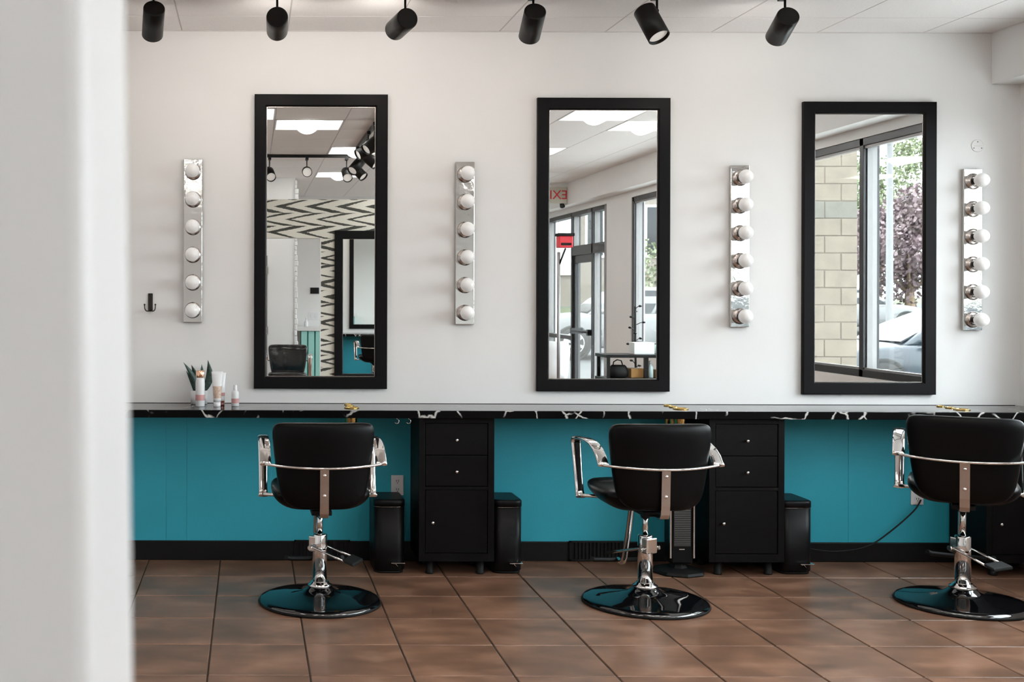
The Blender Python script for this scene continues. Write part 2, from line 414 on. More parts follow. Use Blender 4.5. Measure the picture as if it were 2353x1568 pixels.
# entrance: side lights, transom and door
w2 = struct('window_2', 'entrance glazing with transom and side lights')
yd = [-7.89, -8.44, -9.40, -10.72]
for y in yd: mullion(w2, y, 0, ZH)
rail(w2, yd[3], yd[0], ZH - 0.0275); rail(w2, yd[2], yd[0], 2.15, 0.13, 'transom_bar')
rail(w2, yd[1], yd[0], 0.10, 0.2); rail(w2, yd[3], yd[2], 0.95); rail(w2, yd[3], yd[2], 0.06, 0.12)
for a, b_, z0, z1 in ((yd[0], yd[1], 0.2, 2.085), (yd[0], yd[2], 2.215, 2.63), (yd[2], yd[3], 0.98, 2.63), (yd[2], yd[3], 0.12, 0.92)):
    box('pane', XW + 0.068, XW + 0.074, b_ + 0.02, a - 0.02, z0, z1, glass_m, w2)
def text(body, size, loc, mat, parent, name='lettering', rot=(math.pi / 2, 0, math.pi / 2)):
    cu = bpy.data.curves.new(name, 'FONT'); cu.body = body; cu.size = size; cu.extrude = 0.0008; cu.align_x = 'CENTER'; cu.align_y = 'CENTER'
    cu.materials.append(mat)
    tmp = bpy.data.objects.new(name, cu); C.objects.link(tmp)
    dg = bpy.context.evaluated_depsgraph_get(); me = bpy.data.meshes.new_from_object(tmp.evaluated_get(dg))
    bpy.data.objects.remove(tmp); o = link(name, me, parent, loc); o.rotation_euler = rot
    if not me.materials: me.materials.append(mat)
    return o
numl_m = P('grey_vinyl_letters', (0.03, 0.03, 0.03), 0.6)
text('2651', 0.17, (XW + 0.078, -8.62, 2.47), numl_m, w2)
text('STE 1', 0.08, (XW + 0.078, -8.62, 2.31), numl_m, w2)
d1 = struct('door_1', 'glazed entrance door with dark stiles')
dx0, dx1 = XW + 0.035, XW + 0.085
ya, yb = yd[1] - 0.035, yd[2] + 0.035
box('stile', dx0, dx1, ya - 0.07, ya, 0.01, 2.08, alu_m, d1); box('stile', dx0, dx1, yb, yb + 0.07, 0.01, 2.08, alu_m, d1)
box('door_rail', dx0, dx1, yb + 0.07, ya - 0.07, 0.01, 0.2, alu_m, d1); box('door_rail', dx0, dx1, yb + 0.07, ya - 0.07, 1.98, 2.08, alu_m, d1)
box('pane', dx0 + 0.02, dx0 + 0.026, yb + 0.07, ya - 0.07, 0.2, 1.98, glass_m, d1)
B().tube([(dx0 - 0.05, yb + 0.03, 1.05), (dx0 - 0.05, ya - 0.03, 1.05)], 0.012).build('push_bar', alu_m, d1)
box('bar_mount', dx0 - 0.06, dx0, yb + 0.03, yb + 0.09, 1.01, 1.09, alu_m, d1); box('bar_mount', dx0 - 0.06, dx0, ya - 0.09, ya - 0.03, 1.01, 1.09, alu_m, d1)

# portals help the sky light find the openings
for y0, y1, z0, z1 in ((Y_W[1], Y_W[0], ZS, ZH), (Y_D[1], Y_D[0], 0.05, ZH)):
    la = bpy.data.lights.new('window_portal', 'AREA'); la.shape = 'RECTANGLE'; la.size = z1 - z0; la.size_y = y0 and abs(y1 - y0)
    la.cycles.is_portal = True
    lo = bpy.data.objects.new('window_portal', la); C.objects.link(lo)
    lo.location = (XW + 0.14, (y0 + y1) / 2, (z0 + z1) / 2); lo.rotation_euler = (0, math.pi / 2, 0)

# ------------------------------------------------------------------ setting: partition wall with doorway (the photograph is taken through it)
PF, PBk = -6.30, -6.40
wp = struct('wall_partition', 'white partition with open doorway and chevron wallpaper on its salon side')
XJ, XR, XE = -0.0405, 0.79, 1.82
lean = 0.0145
def jx(z): return XJ + lean * (H - z)
B().poly([(XL, PBk, 0), (jx(0), PBk, 0), (jx(2.6), PBk, 2.6), (XL, PBk, 2.6)], (0, PF - PBk, 0)).build('wall_leaf', jamb_m, wp, bevel=0.004)
box('wall_leaf', XR, XE, PBk, PF, 0, 2.6, jamb_m, wp)
box('door_header', jx(2.6) - 0.02, XR, PBk, PF, 2.165, 2.6, jamb_m, wp)
pb = B().box(XR + 0.004, XE, PF, PF + 0.003, 0, 2.6); pb.box(-0.02, XR + 0.004, PF, PF + 0.003, 2.17, 2.6)
pb.build('wallpaper', paper_m, wp)
box('edge_trim', XR - 0.006, XR + 0.004, PF - 0.01, PF + 0.006, 0, 2.165, white_m, wp)

# ------------------------------------------------------------------ setting: suspended ceiling
ceiling = struct('ceiling', 'suspended ceiling of white fibre tiles in a thin grid')
G = 0.61; CX, CY = 0.214, -0.355
TROFF = {(0, 5), (-1, 4), (4, 4), (5, 5), (3, 3), (1, 8), (4, 8), (1, 12), (4, 12), (-2, 8), (-2, 12), (-1, 14), (-3, 3), (2, 3), (2, 6), (2, 9), (-1, 11)}  # includes extra lights added out of view to fill the room
gap_m = P('grid_shadow_gap', (0.60, 0.56, 0.53), 0.7)
ccache = {}
for i in range(-5, 8):
    x0, x1 = max(XL, CX + i * G), min(XS, CX + (i + 1) * G)
    if x1 - x0 < 0.03: continue
    for j in range(-1, 19):
        y1, y0 = min(0.0, CY - j * G), max(YB, CY - (j + 1) * G)
        if y1 - y0 < 0.03: continue
        if (i, j) in TROFF: continue
        w, d = x1 - x0 - 0.006, y1 - y0 - 0.006
        k = (round(w, 3), round(d, 3))
        if k not in ccache:
            m = B().box(-w / 2, w / 2, -d / 2, d / 2, 0, 0.016).mesh('ceiling_tile'); m.materials.append(ceil_m); ccache[k] = m
        link('ceiling_tile', ccache[k], ceiling, ((x0 + x1) / 2, (y0 + y1) / 2, ZC), bevel=0.002, seg=1)
for i in range(-4, 7):
    x = CX + i * G
    if XL < x < XS: box('grid_tee', x - 0.0025, x + 0.0025, YB, 0, ZC + 0.001, ZC + 0.03, gap_m, ceiling)
for j in range(0, 19):
    y = CY - j * G
    if y > YB: box('grid_tee', XL, XS, y - 0.0025, y + 0.0025, ZC + 0.001, ZC + 0.03, gap_m, ceiling)
box('wall_angle', XL, XS, -0.012, 0, ZC - 0.003, ZC - 0.0005, grid_m, ceiling)

diff_m = P('troffer_diffuser', (0.85, 0.84, 0.82), 0.5, emit=(1.0, 0.985, 0.96), estr=9.0)
def troffer(i, j, label):
    x, y = CX + (i + 0.5) * G, CY - (j + 0.5) * G
    t = thing('ceiling_troffer', label, 'ceiling light', (x, y, ZC), 0, 'recessed ceiling lights')
    h = 0.30; dp = 0.085
    b = B()
    for sx, sy in ((1, 0), (-1, 0), (0, 1), (0, -1)):
        if sx: q = [(sx * h, -h, 0), (sx * h, h, 0), (sx * 0.2, 0.24, dp), (sx * 0.2, -0.24, dp)]
        else: q = [(-h, sy * h, 0), (h, sy * h, 0), (0.2, sy * 0.24, dp), (-0.2, sy * 0.24, dp)]
        b.add(q, [(0, 1, 2, 3)])
    b.add([(-0.2, -0.24, dp), (0.2, -0.24, dp), (0.2, 0.24, dp), (-0.2, 0.24, dp)], [(0, 1, 2, 3)])
    b.build('reflector_pan', white_m, t)
    rings = []
    for yy in (-0.235, 0.235):
        rings.append([(0.125 * math.cos(a), yy, dp - 0.135 * math.sin(a)) for a in [math.pi * k / 16 for k in range(17)]])
    B().loft(rings, True, True).build('diffuser', diff_m, t)
    b = B(); b.box(-h, h, -h, -h + 0.012, -0.002, 0.01); b.box(-h, h, h - 0.012, h, -0.002, 0.01); b.box(-h, -h + 0.012, -h, h, -0.002, 0.01); b.box(h - 0.012, h, -h, h, -0.002, 0.01)
    b.build('rim', white_m, t)
TL = {(0, 5): 'recessed basket ceiling light seen above the track in the left mirror', (-1, 4): 'recessed ceiling light cut off at the left edge of the left mirror',
      (4, 4): 'recessed basket ceiling light at the top of the middle mirror', (5, 5): 'recessed ceiling light next to the soffit in the middle mirror',
      (3, 3): 'recessed ceiling light nearest the middle mirror'}
COLS = {-4: 'by the left wall', -3: 'near the left wall', -2: 'left of the doorway', -1: 'just left of the left chair', 0: 'over the left chair', 1: 'over the first cabinet', 2: 'over the middle chair', 4: 'over the second bin', 5: 'over the right mirror bay', 6: 'beside the soffit'}
ROWS = {1: 'two tiles off the mirror wall', 3: 'in front of the chairs', 4: 'in front of the chairs', 6: 'midway to the wallpaper wall', 8: 'near the wallpaper wall', 9: 'above the wallpaper wall', 11: 'just behind the doorway', 12: 'in the back room', 14: 'deep in the back room'}
for k in sorted(TROFF): troffer(*k, TL.get(k) or f'added recessed fill light {COLS[k[0]]}, {ROWS[k[1]]}')

# ------------------------------------------------------------------ styling station: countertop
ct = thing('countertop', 'long black marble-look countertop with white veins below the mirrors', 'countertop', (0, 0, 0))
box('slab', XL + 0.001, XW - 0.001, -0.405, -0.001, 0.880, 0.903, marble_m, ct, bevel=0.002)
box('front_edge', XL + 0.001, XW - 0.001, -0.407, -0.375, 0.861, 0.9025, edge_m, ct, bevel=0.003)
box('gap_shade_line', XL + 0.001, XW - 0.03, -0.005, -0.001, 0.903, 0.9052, rubber_m, ct)  # dark strip put in for the shade of the gap at the wall

def cup_hook(x, label):
    o = B().tube([(x, -0.36, 0.862), (x, -0.36, 0.852)] + [(x + 0.012 * math.cos(a), -0.36, 0.840 + 0.012 * math.sin(a)) for a in [math.radians(90 - 28 * k) for k in range(0, 10)]], 0.0022, 8).build('cup_hook', chrome_m)
    tag(o, label, 'hook', 'cup hooks under the counter')
cup_hook(0.804, 'small chrome cup hook under the counter, nearer the first chair')
cup_hook(0.868, 'small chrome cup hook under the counter, nearer the first cabinet')

def tool_holder(x, y, r, label, depth):
    t = thing('tool_holder', label, 'tool holder', (x, y, 0.903), 0, 'brass tool holders in the counter')
    B().lathe([(r * 0.82, 0.002), (r * 1.0, 0.001), (r * 1.0, 0.004), (r * 0.9, 0.006), (r * 0.78, 0.005), (r * 0.78, 0.002)], n=32, caps=False).build('rim_ring', brass_m, t)
    B().lathe([(r * 0.78, 0.003), (r * 0.78, -depth), (r * 0.74, -depth), (r * 0.74, 0.003)], n=28, caps=False).build('tube', brass_m, t)
for nm, xs in (('first', 0.565), ('second', 2.385), ('third', 3.94)):
    tool_holder(xs, -0.27, 0.042, f'large brass tool holder ring set in the counter at the {nm} station', 0.16)
    tool_holder(xs - 0.002, -0.165, 0.025, f'small brass tool holder ring in the middle of the row at the {nm} station', 0.14)
    tool_holder(xs - 0.004, -0.08, 0.022, f'small brass tool holder ring nearest the wall at the {nm} station', 0.14)

# ------------------------------------------------------------------ mirrors
def wall_mirror(name, label, cx, z0, z1, w, loc_y=0.0, fw=0.070, ry=0.0, frame_t=0.028, chrome_line=False):
    t = thing(name, label, 'mirror', (cx, loc_y, z0), ry, 'black framed mirrors')
    h = z1 - z0; b = B(); hw = w / 2
    # frame profile (distance inward, y)
    prof = [(0, -0.001), (0, -frame_t), (0.004, -frame_t - 0.003), (fw - 0.008, -frame_t - 0.003), (fw - 0.002, -frame_t + 0.004), (fw, -0.012), (fw, -0.001)]
    corners = [(-1, 0), (1, 0), (1, 1), (-1, 1)]
    rings = []
    for sx, sz in corners + [corners[0]]:
        rings.append([(sx * (hw - p), q, p if sz == 0 else h - p) for p, q in prof])
    b.loft(rings, False, False)
    b.build('frame', black_m, t)
    B().box(-hw + fw - 0.004, hw - fw + 0.004, -0.012, -0.008, fw - 0.004, h - fw + 0.004).build('mirror_glass', mirror_m, t)
    bk = B(); e = 0.0025
    for a in ((-hw + fw, -hw + fw + e, fw, h - fw), (hw - fw - e, hw - fw, fw, h - fw), (-hw + fw, hw - fw, fw, fw + e), (-hw + fw, hw - fw, h - fw - e, h - fw)):
        bk.box(a[0], a[1], -0.014, -0.0125, a[2], a[3])
    bk.build('bright_edge', steel_m, t)
    if chrome_line:
        B().box(-hw + fw * 0.55, -hw + fw * 0.62, -frame_t - 0.006, -frame_t - 0.002, fw * 0.6, h - fw * 0.6).build('chrome_inlay', chrome_m, t)
    return t
wall_mirror('wall_mirror', 'tall black framed mirror at the left, reflecting wallpaper and spotlights', 0.407, 0.9895, 2.681, 0.765)
wall_mirror('wall_mirror', 'tall black framed mirror in the middle, reflecting the entrance door', 2.031, 0.979, 2.666, 0.762)
wall_mirror('wall_mirror', 'tall black framed mirror at the right, reflecting the shopfront and parked cars', 3.559, 0.966, 2.648, 0.763)

# ------------------------------------------------------------------ vanity light bars
def light_bar(cx, z0, z1, label):
    t = thing('vanity_light', label, 'light fixture', (cx, 0, z0), 0, 'six bulb vanity light bars')
    h = z1 - z0; w = 0.054
    box('bar', -w, w, -0.024, -0.001, 0, h, bar_m, t, bevel=0.003)
    for k in range(6):
        z = h - 0.0728 - k * 0.159
        s = B().lathe([(0.047, 0), (0.046, 0.003), (0.036, 0.008), (0.023, 0.010), (0.023, 0.012)], (0, -0.024, z), (0, -1, 0), 28).build('socket_cup', steel_m, t)
        B().lathe([(0.020, 0.0), (0.020, 0.020), (0.0185, 0.021), (0.0185, 0.036)], (0, -0.034, z), (0, -1, 0), 20).build('socket', socket_m, s)
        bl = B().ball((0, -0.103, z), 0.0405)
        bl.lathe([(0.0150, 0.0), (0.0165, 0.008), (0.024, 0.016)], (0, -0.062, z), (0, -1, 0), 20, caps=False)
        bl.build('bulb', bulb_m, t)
light_bar(-0.328, 1.3685, 2.3065, 'chrome six-bulb vanity light left of the left mirror')
light_bar(1.2353, 1.361, 2.296, 'chrome six-bulb vanity light between the left and middle mirrors')
light_bar(2.815, 1.3505, 2.281, 'chrome six-bulb vanity light between the middle and right mirrors')
light_bar(4.153, 1.337, 2.265, 'chrome six-bulb vanity light right of the right mirror')

# coat hook, blank cover plate
t = thing('coat_hook', 'dark bronze double coat hook on the wall at the left', 'hook', (-0.572, 0, 1.43))
box('plate', -0.014, 0.014, -0.010, -0.001, 0.0, 0.105, socket_m, t, bevel=0.004)
for s in (-1, 1):
    pr = B().tube([(0, -0.010, 0.012)] + [(s * (0.014 + 0.016 * math.sin(a)), -0.022 - 0.01 * a, 0.020 - 0.018 * math.cos(a)) for a in (0.0, 0.5, 1.0, 1.5)] + [(s * 0.031, -0.04, 0.038)], 0.0032, 8)
    pr.ball((s * 0.031, -0.04, 0.040), 0.0055, 10, 8); pr.build('prong', socket_m, t)
t = thing('blank_cover_plate', 'round cream blank cover plate on the wall above the right vanity light', 'cover plate', (4.19, 0, 2.40))
B().lathe([(0.036, 0.0005), (0.036, 0.003), (0.032, 0.005)], (0, 0, 0), (0, -1, 0), 32).build('plate', wall_m, t)
B().box(-0.024, 0.024, -0.0058, -0.004, -0.003, -0.001).build('slot', cream_m, t)
for x, z in ((0.0, 0.022), (-0.022, -0.014), (0.022, -0.014)): B().lathe([(0.003, 0.004), (0.003, 0.0062)], (x, 0, z), (0, -1, 0), 10).build('screw', socket_m, t)

def outlet(x, z, label):
    t = thing('wall_outlet', label, 'outlet', (x, -0.005, z), 0, 'wall outlets under the counter')
    box('plate', -0.036, 0.036, -0.006, -0.0002, -0.058, 0.058, plast_m, t, bevel=0.003)
    for s in (-1, 1):
        r = B().lathe([(0.017, 0.006), (0.017, 0.0085)], (0, 0, s * 0.024), (0, -1, 0), 20).build('receptacle', plast_m, t)
        sl = B(); sl.box(-0.0075, -0.0045, -0.0093, -0.0084, s * 0.024 - 0.004, s * 0.024 + 0.007); sl.box(0.0045, 0.0075, -0.0093, -0.0084, s * 0.024 - 0.004, s * 0.024 + 0.007); sl.box(-0.0025, 0.0025, -0.0093, -0.0084, s * 0.024 - 0.012, s * 0.024 - 0.008)
        sl.build('slots', rubber_m, r)
outlet(0.853, 0.434, 'white duplex outlet on the dark teal wall above the first bin')
outlet(3.845, 0.388, 'white outlet plate half hidden behind the right chair')

# ------------------------------------------------------------------ drawer cabinets
def cabinet(cx, label):
    t = thing('drawer_cabinet', label, 'cabinet', (cx, -0.36, 0), 0, 'black drawer cabinets under the counter')
    hw, zb, zt, dp = 0.2055, 0.076, 0.8595, 0.335
    f = 0.034
    box('side_panel', -hw, -hw + f, 0, dp, zb, zt, wood_m, t, bevel=0.0015); box('side_panel', hw - f, hw, 0, dp, zb, zt, wood_m, t, bevel=0.0015)
    box('top_panel', -hw + f, hw - f, 0, dp, 0.831, zt, wood_m, t, bevel=0.001); box('bottom_panel', -hw + f, hw - f, 0, dp, zb, 0.119, wood_m, t, bevel=0.001)
    box('middle_rail', -hw + f, hw - f, 0.001, dp, 0.467, 0.484, wood_m, t)
    box('back_panel', -hw + f, hw - f, dp - 0.01, dp, 0.119, 0.831, wood_m, t)
    def knob(par, x, z):
        B().lathe([(0.0045, 0), (0.0045, 0.012), (0.0078, 0.014), (0.0085, 0.020), (0.0070, 0.0235), (0.002, 0.0245)], (x, 0.004, z), (0, -1, 0), 18).build('knob', chrome_m, par)
    g = 0.003; xi = hw - f - g
    for z0, z1, kz in ((0.657, 0.828, 0.7395), (0.487, 0.653, 0.567)):
        d = box('drawer', -xi, xi, 0.004, 0.30, z0, z1, wood_m, t, bevel=0.0015); knob(d, -0.001, kz)
    d = box('door', -xi, xi, 0.004, 0.022, 0.1225, 0.464, wood_m, t, bevel=0.0015); knob(d, -xi + 0.038, 0.289)
    for sx in (-1, 1):
        for yy in (0.05, dp - 0.05):
            B().lathe([(0.0225, 0.0), (0.0235, 0.004), (0.0225, 0.012), (0.0205, 0.014), (0.0205, zb)], (sx * 0.138, yy, 0), n=20).build('leg', rubber_m, t)
cabinet(1.131, 'black wooden drawer cabinet under the counter between the left and middle chairs')
cabinet(2.714, 'black wooden drawer cabinet under the counter behind the middle chair')
cabinet(4.226, 'black wooden drawer cabinet at the right end, behind the right chair')

# ------------------------------------------------------------------ pedal bins
def bin_(x0, x1, label):
    cx = (x0 + x1) / 2; hw = (x1 - x0) / 2
    t = thing('pedal_bin', label, 'trash bin', (cx, -0.19, 0), 0, 'slim black pedal bins')
    def ring(z, g=0.0):
        w, y0, y1, r, rb = hw - g, -0.13 + g, 0.13 - g, 0.045, 0.012
        pts = []
        for (px, py, a0, rr) in ((w - r, y0 + r, -90, r), (w - rb, y1 - rb, 0, rb), (-w + rb, y1 - rb, 90, rb), (-w + r, y0 + r, 180, r)):
            for k in range(7):
                a = math.radians(a0 + 15 * k); pts.append((px + rr * math.cos(a), py + rr * math.sin(a), z))
        return pts
    B().loft([ring(0.012, 0.004), ring(0.02), ring(0.362)]).build('body', bin_m, t)
    B().loft([ring(0.0, 0.006), ring(0.014, 0.005)]).build('base', rubber_m, t)
    B().loft([ring(0.362, 0.001), ring(0.3665, 0.001)]).build('chrome_ring', steel_m, t)
    B().loft([ring(0.3665, -0.002), ring(0.398, -0.002), ring(0.404, 0.004), ring(0.405, 0.012)]).build('lid', bin_m, t)
    box('pedal', 0.005, hw - 0.005, -0.158, -0.125, 0.060, 0.064, chrome_m, t, bevel=0.001)
    B().tube([(0.02, -0.133, 0.05), (0.03, -0.14, 0.058), (0.045, -0.137, 0.040)], 0.0022, 6).build('pedal_lever', chrome_m, t)
bin_(0.686, 0.857, 'slim black pedal bin left of the first cabinet, below the outlet')
bin_(1.339, 1.502, 'slim black pedal bin right of the first cabinet')
bin_(2.923, 3.098, 'slim black pedal bin right of the second cabinet')

# ------------------------------------------------------------------ tower heater, register, cable
t = thing('tower_heater', 'black tower heater with grey grille and silver edges behind the middle chair', 'heater', (2.375, -0.27, 0))
B().lathe([(0.14, 0), (0.145, 0.006), (0.135, 0.018), (0.05, 0.03), (0.035, 0.06)], n=8, smooth=False).build('foot', rubber_m, t)
B().loft([[(sx * 0.062, sy * 0.055, z) for sx, sy in ((-1, -1), (1, -1), (1, 1), (-1, 1))] for z in (0.055, 0.60)], False).build('body', bin_m, t, bevel=0.012)
gr = box('grille', -0.045, 0.045, -0.060, -0.054, 0.155, 0.57, P('grey_mesh', (0.16, 0.155, 0.15), 0.5, 0.4), t)
b = B()
for k in range(41): b.box(-0.045, 0.045, -0.0625, -0.060, 0.157 + k * 0.01, 0.161 + k * 0.01)
b.build('grille_slats', rubber_m, t)
for s in (-1, 1): box('edge_strip', s * 0.064 - 0.004, s * 0.064 + 0.004, -0.060, -0.048, 0.09, 0.59, steel_m, t)
box('badge', -0.018, 0.012, -0.0605, -0.055, 0.137, 0.142, steel_m, t)
def register(x, label):
    t = thing('floor_register', label, 'vent', (x, -0.0145, 0.05), 0, 'baseboard vents')
    b = B(); b.box(-0.16, 0.16, -0.012, 0, -0.045, -0.036); b.box(-0.16, 0.16, -0.012, 0, 0.06, 0.069); b.box(-0.16, -0.15, -0.012, 0, -0.045, 0.069); b.box(0.15, 0.16, -0.012, 0, -0.045, 0.069)
    b.build('frame', basebd_m, t)
    for k in range(14): B().box(-0.148 + k * 0.0212, -0.143 + k * 0.0212, -0.010, -0.001, -0.036, 0.06).build('fin', basebd_m, t)
register(0.42, 'black baseboard vent behind the left chair')
register(2.0, 'black baseboard vent behind the middle chair')
def cable_pts():
    k = [(3.86, -0.02, 0.36), (3.80, -0.05, 0.30), (3.66, -0.07, 0.19), (3.52, -0.08, 0.105), (3.34, -0.08, 0.075), (3.18, -0.06, 0.09), (3.11, -0.04, 0.12)]
    out = []
    for i in range(len(k) - 1):
        p = [Vector(k[max(i - 1, 0)]), Vector(k[i]), Vector(k[i + 1]), Vector(k[min(i + 2, len(k) - 1)])]
        for s in range(6):
            u = s / 6
            out.append(0.5 * ((2 * p[1]) + (p[2] - p[0]) * u + (2 * p[0] - 5 * p[1] + 4 * p[2] - p[3]) * u * u + (-p[0] + 3 * p[1] - 3 * p[2] + p[3]) * u ** 3))
    return out + [Vector(k[-1])]
tag(B().tube(cable_pts(), 0.0045, 8).build('power_cable', rubber_m), 'black power cable drooping from the outlet behind the right chair', 'cable')

# ------------------------------------------------------------------ salon chairs
def salon_chair(label, loc, rz, pump, lift=0.0, vin=None, name='salon_chair', group='black salon chairs on round bases', foot=True):
    vin = vin or vinyl_m
    t = thing(name, label, 'chair', loc, rz, group)
    L = lift
    # backrest: stacked rounded sections (z, half width, thickness, y of rear face)
    secs = [(0.500, 0.090, 0.030, -0.225), (0.503, 0.130, 0.055, -0.238), (0.520, 0.172, 0.078, -0.250), (0.555, 0.203, 0.088, -0.257), (0.62, 0.219, 0.09, -0.262),
            (0.70, 0.230, 0.09, -0.266), (0.78, 0.240, 0.088, -0.271), (0.85, 0.247, 0.084, -0.276), (0.885, 0.246, 0.078, -0.277), (0.905, 0.236, 0.066, -0.273), (0.915, 0.216, 0.045, -0.266), (0.918, 0.17, 0.02, -0.256)]
    rings = []
    for z, w, th, yr in secs:
        pts = []
        n = 28
        for k in range(n):
            a = 2 * math.pi * k / n
            ca, sa = math.cos(a), math.sin(a)
            e = 0.42
            x = w * math.copysign(abs(ca) ** e, ca); y = yr + th / 2 + th / 2 * math.copysign(abs(sa) ** 0.6, sa)
            y += 0.75 * x * x
            pts.append((x, y, z + L))
        rings.append(pts)
    B().loft(rings).build('backrest', vin, t, sub=1)
    # seat cushion
    rings = []
    for z, g in ((0.472, 0.125), (0.475, 0.10), (0.487, 0.065), (0.51, 0.030), (0.54, 0.006), (0.562, 0.0), (0.580, 0.018), (0.587, 0.055)):
        pts = []
        for k in range(32):
            a = 2 * math.pi * k / 32; ca, sa = math.cos(a), math.sin(a)
            pts.append(((0.245 - g) * math.copysign(abs(ca) ** 0.4, ca), 0.035 + (0.225 - g) * math.copysign(abs(sa) ** 0.4, sa), z + L + (0.012 if sa > 0.3 else 0)))
        rings.append(pts)
    B().loft(rings).build('seat', vin, t, sub=1)
    box('seat_plate', -0.05, 0.05, -0.12, 0.15, 0.452 + L, 0.476 + L, rubber_m, t, bevel=0.004)
    # bracket strap down the back
    br = B().band([(0, -0.2745, 0.705 + L), (0, -0.2700, 0.62 + L), (0, -0.2665, 0.53 + L), (0, -0.262, 0.488 + L), (0, -0.250, 0.470 + L), (0, -0.22, 0.463 + L), (0, -0.12, 0.463 + L)], 0.021, 0.007).build('back_strap', steel_m, t)
    for z, y in ((0.672, -0.276), (0.575, -0.2715)):
        B().lathe([(0.0085, 0), (0.0085, 0.003), (0.006, 0.007), (0.002, 0.008)], (0, y, z + L), (0, -1, 0), 16).build('bolt', chrome_m, br)
    # rail around the back
    pts = []
    for k in range(-14, 15):
        x = 0.285 * k / 14; pts.append((x, -0.288 + 0.95 * x * x + 0.0 * abs(x), 0.706 + L + 0.012 * (abs(k) / 14) ** 2))
    B().tube(pts, 0.0068, 10).build('back_rail', chrome_m, t)
    # arms
    for s in (-1, 1):
        xa = s * 0.278
        path = [(-0.215, 0.716), (-0.195, 0.728), (-0.165, 0.757), (-0.12, 0.783), (-0.06, 0.801), (0.0, 0.808), (0.08, 0.808), (0.16, 0.803), (0.215, 0.796)]
        B().strap([(xa, y, z + L) for y, z in path], 0.027, 0.008).build('armrest', chrome_m, t)
        path = [(0.205, 0.799), (0.222, 0.796), (0.232, 0.786), (0.232, 0.768), (0.215, 0.70), (0.192, 0.61), (0.170, 0.535), (0.160, 0.512), (0.145, 0.505)]
        B().strap([(xa, y, z + L) for y, z in path], [0.027, 0.027, 0.027, 0.026, 0.024, 0.022, 0.022, 0.024, 0.026], 0.008).build('arm_post', chrome_m, t)
        B().tube([(xa, 0.150, 0.512 + L), (s * 0.17, 0.13, 0.508 + L)], 0.009, 10).build('arm_bolt', chrome_m, t)
    # pedestal
    B().lathe([(0.297, 0.0), (0.303, 0.006), (0.303, 0.016), (0.292, 0.024), (0.27, 0.0285), (0.20, 0.038), (0.12, 0.051), (0.085, 0.060), (0.066, 0.074), (0.058, 0.086)], n=72).build('base', enamel_m, t)
    B().lathe([(0.304, 0.003), (0.3065, 0.008), (0.304, 0.014), (0.297, 0.0165)], n=72, caps=False).build('base_rim', rubber_m, t)
    B().lathe([(0.060, 0.082), (0.060, 0.092), (0.048, 0.098), (0.044, 0.106), (0.037, 0.108)], n=32).build('collar', chrome_m, t)
    ps = B().lathe([(0.036, 0.10), (0.036, 0.337), (0.034, 0.341), (0.015, 0.342)], n=36).build('post', chrome_m, t)
    B().lathe([(0.014, 0.335), (0.014, 0.455 + L)], n=20).build('piston', chrome_m, t)
    B().lathe([(0.020, 0.425 + L), (0.030, 0.456 + L)], n=20).build('piston_cap', rubber_m, t)
    # pump with pedal lever
    pm = bpy.data.objects.new('foot_pump', None); C.objects.link(pm); pm.parent = t; pm.rotation_euler = (0, 0, pump)
    box('pump_housing', -0.034, 0.034, 0.006, 0.047, 0.255, 0.332, chrome_m, pm, bevel=0.006)
    B().tube([(-0.062, 0.028, 0.278), (0.062, 0.028, 0.278)], 0.006, 10).build('pivot_pin', chrome_m, pm)
    for s in (-1, 1):
        B().tube([(s * 0.054, 0.040, 0.284), (s * 0.052, 0.0, 0.276), (s * 0.054, -0.08, 0.252), (s * 0.060, -0.165, 0.226)], 0.0055, 10).build('lever_rod', chrome_m, pm)
        B().lathe([(0.011, -0.006), (0.012, 0), (0.011, 0.006)], (s * 0.058, 0.028, 0.278), (1, 0, 0), 14).build('pivot_nut', chrome_m, pm)
    B().poly([(-0.068, -0.150, 0.226), (0.068, -0.150, 0.226), (0.072, -0.205, 0.209), (-0.072, -0.205, 0.209)], (0, 0.004, 0.016)).build('pedal_pad', rubber_m, pm, bevel=0.006)
    # footrest
    if foot:
        B().tube([(0, 0.13, 0.470 + L), (0, 0.175, 0.465 + L), (0, 0.20, 0.44 + L), (0, 0.235, 0.33 + L), (0, 0.30, 0.17 + L), (0, 0.325, 0.135 + L), (0, 0.36, 0.125 + L), (0, 0.40, 0.125 + L)], 0.0155, 14).build('footrest_stem', chrome_m, t)
        B().tube([(-0.15, 0.37, 0.14 + L), (-0.13, 0.395, 0.128 + L), (0, 0.405, 0.125 + L), (0.13, 0.395, 0.128 + L), (0.15, 0.37, 0.14 + L)], 0.012, 12).build('footrest_bar', rubber_m, t)
    return t
R = math.radians
salon_chair('black salon chair at the left, back to the viewer, below the left mirror', (0.352, -0.92, 0), R(1.0), R(63))
salon_chair('black salon chair in the middle with its left armrest and seat showing', (1.968, -0.925, 0), R(1.0), R(205), 0.0)
salon_chair('black salon chair at the right, cut by the frame edge', (3.545, -0.925, 0), R(-30), R(55), 0.035)
salon_chair('black salon chair wrapped in clear plastic, seen only in the left mirror', (0.47, -7.72, 0), R(3), R(150), -0.01, wrap_m, 'wrapped_chair', None, False)

